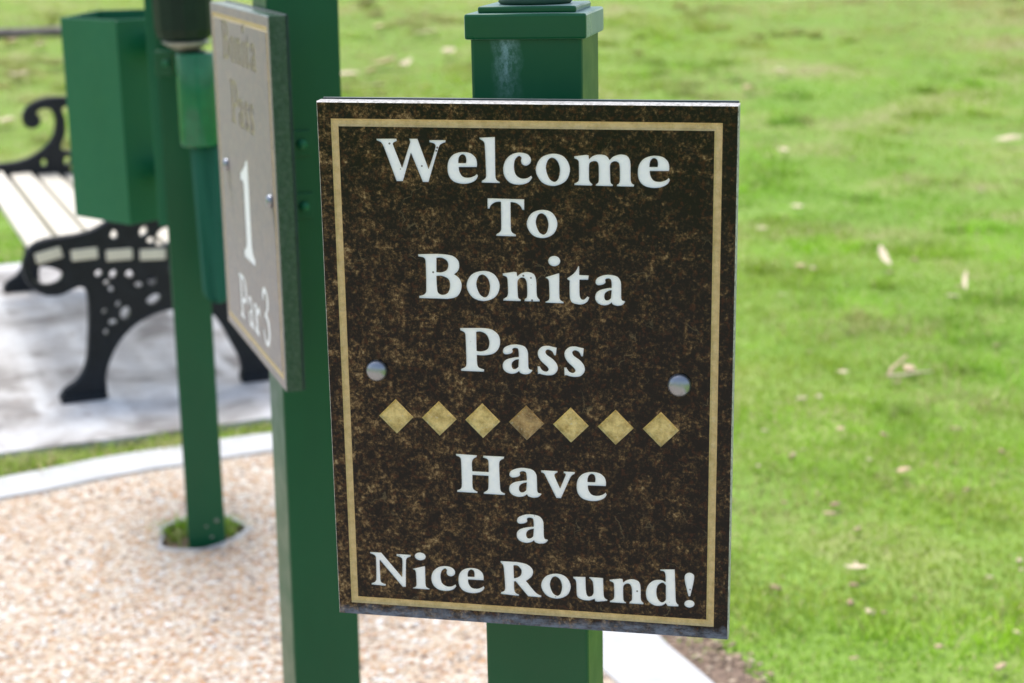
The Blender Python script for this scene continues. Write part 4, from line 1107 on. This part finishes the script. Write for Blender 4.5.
# old screw holes and scuffs near the foot
for x_, z_, r_ in ((0.000, 0.045, 0.0035), (0.026, 0.058, 0.0055), (0.012, 0.016, 0.004)):
    bm = bmesh.new()
    add_lathe(bm, [(r_, 0.0), (r_ * 0.8, 0.0015), (0.0, 0.002)], 12)
    bmesh.ops.transform(bm, matrix=Matrix.Translation((x_, -TW, z_)) @ Matrix.Rotation(math.pi / 2, 4, 'X'), verts=bm.verts)
    from_bm('screw_plug', bm, M['base_cream'], thin, True)

# open-topped bin: hollow folded sheet steel box
binp = [(-0.93, 4.05), (-1.100, 4.195), (-1.085, 4.53), (-0.87, 4.58), (-0.808, 4.20)]
F0 = Vector((-0.93, 4.05, 0.778))
bn = thing('litter_bin', 'green open-topped metal litter bin fixed to the slim post', 'bin', Matrix.Translation(F0))
loc_ = [(p[0] - F0.x, p[1] - F0.y) for p in binp]
cxy = (sum(p[0] for p in loc_) / 5, sum(p[1] for p in loc_) / 5)
inn = [(cxy[0] + (p[0] - cxy[0]) * 0.965, cxy[1] + (p[1] - cxy[1]) * 0.965) for p in loc_]
BH = 0.494
bm = bmesh.new()
o0 = [bm.verts.new((p[0], p[1], 0)) for p in loc_]
o1 = [bm.verts.new((p[0], p[1], BH)) for p in loc_]
i1 = [bm.verts.new((p[0], p[1], BH)) for p in inn]
i0 = [bm.verts.new((p[0], p[1], 0.01)) for p in inn]
bm.faces.new(o0)
bm.faces.new(i0)
for i in range(5):
    j = (i + 1) % 5
    bm.faces.new((o0[i], o0[j], o1[j], o1[i]))
    bm.faces.new((o1[i], o1[j], i1[j], i1[i]))
    bm.faces.new((i1[i], i1[j], i0[j], i0[i]))
bmesh.ops.bevel(bm, geom=[e for e in bm.edges], offset=0.0012, segments=1, affect='EDGES')
from_bm('body', bm, M['bin'], bn)
for z in (0.13, 0.435):
    bm = bmesh.new()
    add_box(bm, 0.085, 0.128, 0.015, 0.14, z - 0.028, z + 0.028, 0.003)
    from_bm('mounting_bracket', bm, M['bin'], bn)

for z in (0.13, 0.435):
    bm = bmesh.new()
    add_lathe(bm, [(0.007, 0.0), (0.007, 0.003), (0.0045, 0.006), (0.0, 0.0065)], 12)
    bmesh.ops.transform(bm, matrix=Matrix.Translation((0.108, 0.0152, z)) @ Matrix.Rotation(math.pi / 2, 4, 'X'), verts=bm.verts)
    from_bm('bolt', bm, M['green'], bn, True)

# ball washer on the front of the slim post
wc = Vector((-0.712, 3.80, 0))
wm = thing('ball_washer', 'dark green ball washer with a glossy green tube on the slim post', 'ball washer', Matrix.Translation((wc.x, wc.y, 0.99)))
bm = bmesh.new()
add_lathe(bm, [(0.010, 0.246), (0.045, 0.248), (0.061, 0.258), (0.066, 0.275), (0.067, 0.42), (0.060, 0.44), (0.0, 0.445)], 14, -0.010, 0)
from_bm('housing', bm, M['washer'], wm)
bm = bmesh.new()
add_lathe(bm, [(0.0, 0.226), (0.022, 0.226), (0.048, 0.2405), (0.056, 0.2475), (0.0, 0.2478)], 28, -0.006, 0)
from_bm('bottom_cap', bm, M['base_cream'], wm, True)
bm = bmesh.new()
add_lathe(bm, [(0.031, 0.215), (0.031, 0.2275)], 24, 0.005, 0)
from_bm('neck', bm, M['washer'], wm, True)
bm = bmesh.new()
add_lathe(bm, [(0.040, 0.017), (0.0425, 0.014), (0.0445, 0.020), (0.0440, 0.217), (0.042, 0.222), (0.0, 0.223)], 28, 0.011, 0)
from_bm('tube', bm, M['tube'], wm, True)
bm = bmesh.new()
add_box(bm, -0.085, -0.044, 0.02, 0.076, 0.170, 0.225, 0.003)
bk = from_bm('bracket', bm, M['green'], wm)
bm = bmesh.new()
add_lathe(bm, [(0.009, 0.0), (0.009, 0.005), (0.006, 0.009), (0.0, 0.0095)], 16)
bmesh.ops.transform(bm, matrix=Matrix.Translation((-0.058, 0.02, 0.198)) @ Matrix.Rotation(math.pi / 2, 4, 'X'), verts=bm.verts)
from_bm('bolt', bm, M['bin'], bk, True)

# towel hanging below the washer: folded cloth with soft creases
bm = bmesh.new()
nz, na = 30, 40
rings = []
for k in range(nz + 1):
    t = k / nz
    z = -0.002 - 0.364 * t
    half = 0.043 - 0.006 * t
    if t > 0.93:
        half *= math.sqrt(max(0.05, 1 - ((t - 0.93) / 0.075) ** 2))
    thick = 0.016 + 0.005 * math.sin(3 * t)
    ring = []
    for i in range(na):
        a = 2 * math.pi * i / na
        fold = 1 + 0.34 * math.sin(5 * a + 1.6 * t) + 0.16 * math.sin(9 * a - 3 * t)
        ring.append(bm.verts.new((half * math.cos(a) * (1 + 0.04 * math.sin(5 * a)) + 0.004 * t, thick * math.sin(a) * fold, z)))
    rings.append(ring)
for a, b in zip(rings, rings[1:]):
    for i in range(na):
        bm.faces.new((a[i], a[(i + 1) % na], b[(i + 1) % na], b[i]))
bm.faces.new(rings[0])
bm.faces.new(rings[-1][::-1])
tw = from_bm('towel', bm, M['towel'], None, True)
tw.location = (-0.682, 3.80, 1.005)
tag(tw, 'folded teal towel hanging under the ball washer', 'towel')

# ------------------------------------------------------------------ bench
bench = thing('park_bench', 'black cast-iron park bench with pale cream slats on the concrete slab', 'bench', frame(-1.445, 5.171, 0, 21.8))
outline = [(0, 0), (0.128, 0), (0.138, 0.022), (0.138, 0.07), (0.150, 0.115), (0.175, 0.165), (0.208, 0.208), (0.258, 0.246), (0.322, 0.272), (0.39, 0.280), (0.455, 0.272),
           (0.505, 0.245), (0.535, 0.20), (0.562, 0.14), (0.585, 0.09), (0.592, 0.045), (0.590, 0.0), (0.70, 0.0), (0.70, 0.035), (0.668, 0.06),
           (0.650, 0.11), (0.628, 0.18), (0.610, 0.26), (0.606, 0.36), (0.628, 0.44), (0.655, 0.54), (0.685, 0.66), (0.715, 0.78), (0.725, 0.86), (0.71, 0.89), (0.68, 0.885), (0.672, 0.86),
           (0.660, 0.79), (0.60, 0.772), (0.45, 0.780), (0.36, 0.790), (0.29, 0.797), (0.235, 0.797), (0.188, 0.785), (0.150, 0.760), (0.134, 0.725), (0.142, 0.693), (0.168, 0.682), (0.193, 0.694),
           (0.197, 0.718), (0.184, 0.737), (0.192, 0.752), (0.216, 0.762), (0.245, 0.756), (0.262, 0.730), (0.264, 0.690), (0.252, 0.645), (0.226, 0.607), (0.188, 0.578), (0.140, 0.553), (0.08, 0.540), (-0.01, 0.534), (-0.055, 0.515),
           (-0.080, 0.475), (-0.082, 0.435), (-0.062, 0.390), (-0.020, 0.362), (0.03, 0.362), (0.065, 0.378), (0.095, 0.378), (0.108, 0.35), (0.108, 0.28), (0.100, 0.20),
           (0.092, 0.14), (0.075, 0.095), (0.048, 0.062), (0.012, 0.042)]
outline = catmull(outline, 2, True)
hs_ = [(0.144, 0.415, .010), (0.189, 0.408, .011), (0.166, 0.383, .007), (0.179, 0.36, .007), (0.241, 0.403, .011), (0.267, 0.366, .009), (0.310, 0.378, .015), (0.312, 0.314, .016),
       (0.198, 0.309, .008), (0.217, 0.276, .016), (0.152, 0.289, .007), (0.176, 0.251, .010), (0.153, 0.222, .007), (0.201, 0.534, .010), (0.295, 0.538, .012), (0.318, 0.507, .010),
       (0.365, 0.515, .028), (0.38, 0.40, .014), (0.40, 0.33, .015), (0.46, 0.37, .016), (0.44, 0.42, .012), (0.52, 0.41, .016), (0.53, 0.32, .015), (0.47, 0.31, .012),
       (0.565, 0.26, .010), (0.44, 0.53, .020), (0.52, 0.53, .024)]
holes = []
for a, b, r in hs_:
    ph, asp = random.uniform(0, math.pi), random.uniform(1.15, 1.75)
    pts_ = []
    for q in range(5):
        t_ = 2 * math.pi * q / 5 + random.uniform(-0.25, 0.25)
        e_, f_ = r * 1.15 * asp ** 0.5 * math.cos(t_) * random.uniform(0.8, 1.2), r * 1.15 / asp ** 0.5 * math.sin(t_)
        pts_.append((a + e_ * math.cos(ph) - f_ * math.sin(ph), b + e_ * math.sin(ph) + f_ * math.cos(ph)))
    holes.append(catmull(pts_, 3, True))
holes.append(catmull([(-0.050, 0.452), (-0.062, 0.430), (-0.045, 0.402), (-0.010, 0.392), (0.022, 0.404), (0.030, 0.428), (0.0, 0.446)], 3, True))
holes.append(catmull([(0.30, 0.76), (0.44, 0.745), (0.60, 0.735), (0.655, 0.735), (0.635, 0.66), (0.61, 0.585), (0.52, 0.575), (0.40, 0.570), (0.32, 0.575), (0.275, 0.590), (0.298, 0.65), (0.302, 0.71)], 3, True))
for yb in (0.0, 1.80):
    bm = bmesh.new()
    upright(bm, [outline] + holes, yb, yb + 0.028, 0, 0.003)
    ring_ = [(p[0], p[1]) for p in outline]
    for side in (yb + 0.002, yb + 0.026):
        pr = None
        first = None
        for q in range(len(ring_)):
            a_, c_ = ring_[q - 1], ring_[(q + 1) % len(ring_)]
            tv = Vector((c_[0] - a_[0], 0, c_[1] - a_[1])).normalized()
            nv = Vector((-tv.z, 0, tv.x))
            o_ = Vector((ring_[q][0], side, ring_[q][1]))
            rr_ = [bm.verts.new(o_ + nv * (0.0055 * math.cos(w)) + Vector((0, 1, 0)) * (0.008 * math.sin(w))) for w in [2 * math.pi * e / 8 for e in range(8)]]
            if pr:
                for e in range(8):
                    bm.faces.new((pr[e], pr[(e + 1) % 8], rr_[(e + 1) % 8], rr_[e]))
            else:
                first = rr_
            pr = rr_
        for e in range(8):
            bm.faces.new((pr[e], pr[(e + 1) % 8], first[(e + 1) % 8], first[e]))
    fo = from_bm('end_frame', bm, M['black'], bench)
    # thicker feet and rolled rims
    bm = bmesh.new()
    add_box(bm, -0.004, 0.136, yb - 0.012, yb + 0.040, 0.0, 0.028, 0.004)
    from_bm('foot', bm, M['black'], fo)
    bm = bmesh.new()
    add_box(bm, 0.588, 0.704, yb - 0.012, yb + 0.040, 0.0, 0.028, 0.004)
    from_bm('foot', bm, M['black'], fo)
for sc_, zc_, tl in ((-0.006, 0.487, 12), (0.104, 0.481, 2), (0.212, 0.470, 0), (0.318, 0.462, -2), (0.424, 0.458, -3), (0.528, 0.460, -3)):
    bm = bmesh.new()
    add_box(bm, -0.0425, 0.0425, -0.006, 1.834, -0.019, 0.019, 0.006)
    bmesh.ops.transform(bm, matrix=Matrix.Translation((sc_, 0, zc_)) @ Matrix.Rotation(R(-tl), 4, 'Y'), verts=bm.verts)
    from_bm('seat_slat', bm, M['slat'], bench)
for zc_ in (0.56, 0.655, 0.75, 0.845):
    bm = bmesh.new()
    add_box(bm, -0.014, 0.014, -0.004, 1.832, -0.040, 0.040, 0.006)
    bmesh.ops.transform(bm, matrix=Matrix.Translation((0.626 + (zc_ - 0.56) * 0.24, 0, zc_)) @ Matrix.Rotation(R(13), 4, 'Y'), verts=bm.verts)
    from_bm('back_slat', bm, M['slat'], bench)

# ------------------------------------------------------------------ fallen branch far behind the bench
br = thing('fallen_branch', 'grey weathered branch lying on the grass far behind the litter bin', 'branch', Matrix.Translation((-4.9, 15.35, float(terrain_z(0, 15.35)))))
bm = bmesh.new()
pts = [(-2.6 + 0.34 * i, 0.10 * math.sin(i * 0.7) + 0.42 * (-2.6 + 0.34 * i) * 0.35, 0.055 + 0.01 * math.sin(i * 1.9)) for i in range(13)]
pr = None
for i, p in enumerate(pts):
    r = 0.068 - 0.0012 * i + 0.005 * math.sin(i * 2.3)
    ring = [bm.verts.new((p[0], p[1] + r * math.cos(a), p[2] + r * math.sin(a) * 0.95)) for a in [2 * math.pi * j / 10 for j in range(10)]]
    if pr:
        for j in range(10):
            bm.faces.new((pr[j], pr[(j + 1) % 10], ring[(j + 1) % 10], ring[j]))
    else:
        bm.faces.new(ring)
    pr = ring
bm.faces.new(pr[::-1])
from_bm('limb', bm, M['log'], br, True)
bm = bmesh.new()
add_lathe(bm, [(0.02, 0), (0.016, 0.18), (0.009, 0.36), (0.0, 0.40)], 8)
bmesh.ops.transform(bm, matrix=Matrix.Translation((0.1, 0.02, 0.07)) @ Euler((R(50), R(40), 0)).to_matrix().to_4x4(), verts=bm.verts)
from_bm('side_shoot', bm, M['log'], br, True)


# ------------------------------------------------------------------ single dry leaves on the lawn
def leaf(x, y, length, width, ang, curl, mat, label, cat='leaf', stand=0.0, name='dry_leaf', group='dry leaves scattered on the lawn'):
    bm = bmesh.new()
    nu, nv = 8, 4
    grid = []
    for i in range(nu + 1):
        t = i / nu
        hw = width / 2 * math.sin(math.pi * min(0.97, max(0.04, t))) ** 0.75
        row = []
        for j in range(nv + 1):
            s = (j / nv * 2 - 1)
            z = curl * length * (4 * (t - 0.5) ** 2) * 0.5 + abs(s) ** 1.5 * hw * 0.5 + 0.12 * hw * math.sin(7 * t + 3 * s)
            row.append(bm.verts.new(((t - 0.5) * length, s * hw + 0.05 * length * math.sin(3 * t), z)))
        grid.append(row)
    for i in range(nu):
        for j in range(nv):
            bm.faces.new((grid[i][j], grid[i + 1][j], grid[i + 1][j + 1], grid[i][j + 1]))
    g = bmesh.ops.extrude_face_region(bm, geom=bm.faces[:])
    for v in g['geom']:
        if isinstance(v, bmesh.types.BMVert):
            v.co.z -= 0.0009
    o = from_bm(name, bm, M[mat], None, True)
    zz = float(terrain_z(x, y))
    if y > 8.6:
        zz += float((fbm(np.array([x + 50.]), np.array([y + 50.]), 0.9, 3)[0] - 0.5) * 0.10)
    o.location = (x, y, zz + 0.030 + 0.001 * y)
    o.rotation_euler = (R(random.uniform(-8, 14)), R(random.uniform(-8, 8)), R(ang))
    if stand:
        o.location.z += length * 0.17
        o.rotation_euler = (0, R(-stand), R(ang))
    return tag(o, label, cat, group)


LEAVES = [
    (1.630, 7.15, 0.170, 0.036, 94, 0.12, 'leaf_pale', 'long pale leaf propped up in the turf right of the welcome sign', 'leaf', 20),
    (1.254, 7.11, 0.055, 0.032, 160, 0.3, 'leaf', 'small tan leaf right beside a paler curled one near the sign edge'),
    (1.300, 7.03, 0.060, 0.030, 100, 0.5, 'leaf_pale', 'small curled pale leaf right beside a flat tan one'),
    (1.850, 6.65, 0.150, 0.018, 75, 0.1, 'leaf_pale', 'very narrow whitish leaf strip standing in the turf at the right', 'leaf', 20),
    (1.490, 8.55, 0.085, 0.040, 130, 0.3, 'leaf_pale', 'small pale leaf just above the pair of leaves right of the sign'),
    (1.067, 4.36, 0.046, 0.030, 10, 0.4, 'leaf', 'small rounded tan leaf alone on green grass right of the welcome sign'),
    (0.797, 3.67, 0.060, 0.022, 8, 0.3, 'leaf_pale', 'pale narrow leaf nearest the camera in the lower right grass'),
    (3.060, 10.23, 0.180, 0.070, 5, 0.2, 'leaf_pale', 'wide flat pale leaf at the right edge of the picture'),
    (2.155, 14.6, 0.15, 0.10, 0, 0.2, 'leaf', 'tan leaf high in the lawn above the top right corner of the sign'),
    (2.053, 12.7, 0.12, 0.09, 60, 0.3, 'leaf_pale', 'round cream leaf in the upper right lawn, above another tan one'),
    (1.712, 12.0, 0.11, 0.09, 30, 0.3, 'leaf', 'round tan leaf closest to the top right corner of the welcome sign'),
    (1.653, 10.05, 0.10, 0.06, 80, 0.3, 'leaf_pale', 'small whitish leaf close to the upper right edge of the sign'),
    (1.048, 13.8, 0.16, 0.09, 12, 0.2, 'leaf', 'orange tan leaf just right of the capped post top'),
    (1.220, 8.0, 0.07, 0.03, 20, 0.2, 'leaf_pale', 'thin pale leaf beside the right border of the sign'),
    (1.104, 5.39, 0.040, 0.02, 150, 0.2, 'leaf_pale', 'tiny pale leaf left of the forked twig'),
    (-3.643, 13.6, 0.19, 0.15, 40, 0.4, 'leaf_pale', 'biggest cream leaf left of the litter bin'),
    (-3.78, 13.1, 0.15, 0.10, 10, 0.4, 'leaf_pale', 'cream leaf just below the biggest one left of the bin'),
    (-4.36, 14.9, 0.20, 0.10, 70, 0.4, 'leaf', 'tan leaf under the fallen branch at the left edge'),
    (-4.05, 14.7, 0.14, 0.10, 30, 0.4, 'leaf_pale', 'pale leaf under the fallen branch, right of a tan one'),
    (-3.334, 11.15, 0.12, 0.09, 20, 0.4, 'leaf_pale', 'round cream leaf above the bench slats at the left edge'),
    (-1.428, 17.1, 0.33, 0.16, 10, 0.2, 'leaf_pale', 'broad pale leaf at the top between the tall post and capped post'),
    (-1.156, 15.5, 0.14, 0.10, 70, 0.3, 'leaf', 'small tan leaf below the broad pale one between the posts'),
    (-0.705, 15.0, 0.24, 0.10, 14, 0.2, 'leaf_pale', 'pale wide leaf left of the green post cap'),
    (-0.480, 13.8, 0.15, 0.11, 50, 0.4, 'leaf_pale', 'whitish leaf nearest the shaft of the capped post'),
    (-0.807, 13.2, 0.20, 0.09, 60, 0.5, 'leaf_pale', 'curled pale leaf standing in the group above the sign top'),
    (-0.98, 13.35, 0.24, 0.10, 20, 0.3, 'leaf', 'tan flat leaf left of the curled pale one above the sign'),
    (-1.049, 12.9, 0.12, 0.09, 15, 0.3, 'leaf', 'small tan leaf below the flat one above the sign'),
    (-1.229, 12.7, 0.24, 0.09, 12, 0.2, 'leaf_pale', 'pale leaf close to the right edge of the tall post'),
    (-0.98, 12.35, 0.20, 0.09, 6, 0.2, 'leaf_pale', 'pale leaf just above the top edge of the welcome sign'),
    (0.973, 4.76, 0.03, 0.018, 40, 0.2, 'leaf', 'tiny tan leaf between the lone rounded leaf and the forked twig'),
]
for L in LEAVES:
    leaf(*L)

# forked dry twig with a scrap of bark
tg_ = thing('forked_twig', 'dry forked twig with peeling bark on the grass right of the sign', 'twig', Matrix.Translation((1.285, 5.37, -0.005)))


def stick(bm, pts, r0, r1):
    pr = None
    for i, p in enumerate(pts):
        r = r0 + (r1 - r0) * i / (len(pts) - 1)
        d_ = (Vector(pts[min(i + 1, len(pts) - 1)]) - Vector(pts[max(i - 1, 0)])).normalized()
        q = d_.to_track_quat('Z', 'Y')
        ring = [bm.verts.new(Vector(p) + q @ Vector((r * math.cos(a), r * math.sin(a), 0))) for a in [2 * math.pi * j / 8 for j in range(8)]]
        if pr:
            for j in range(8):
                bm.faces.new((pr[j], pr[(j + 1) % 8], ring[(j + 1) % 8], ring[j]))
        else:
            bm.faces.new(ring)
        pr = ring
    bm.faces.new(pr[::-1])


bm = bmesh.new()
stick(bm, [(-0.045, -0.04, 0.012), (-0.02, 0.02, 0.02), (0.02, 0.09, 0.022), (0.06, 0.15, 0.03)], 0.007, 0.004)
from_bm('stem', bm, M['leaf'], tg_, True)
bm = bmesh.new()
stick(bm, [(-0.045, -0.04, 0.012), (0.0, -0.045, 0.016), (0.06, -0.03, 0.02), (0.11, 0.0, 0.015)], 0.006, 0.003)
from_bm('side_branch', bm, M['leaf_pale'], tg_, True)
bm = bmesh.new()
add_box(bm, 0.03, 0.065, 0.03, 0.085, 0.008, 0.016, 0.003)
from_bm('bark_scrap', bm, M['leaf'], tg_)
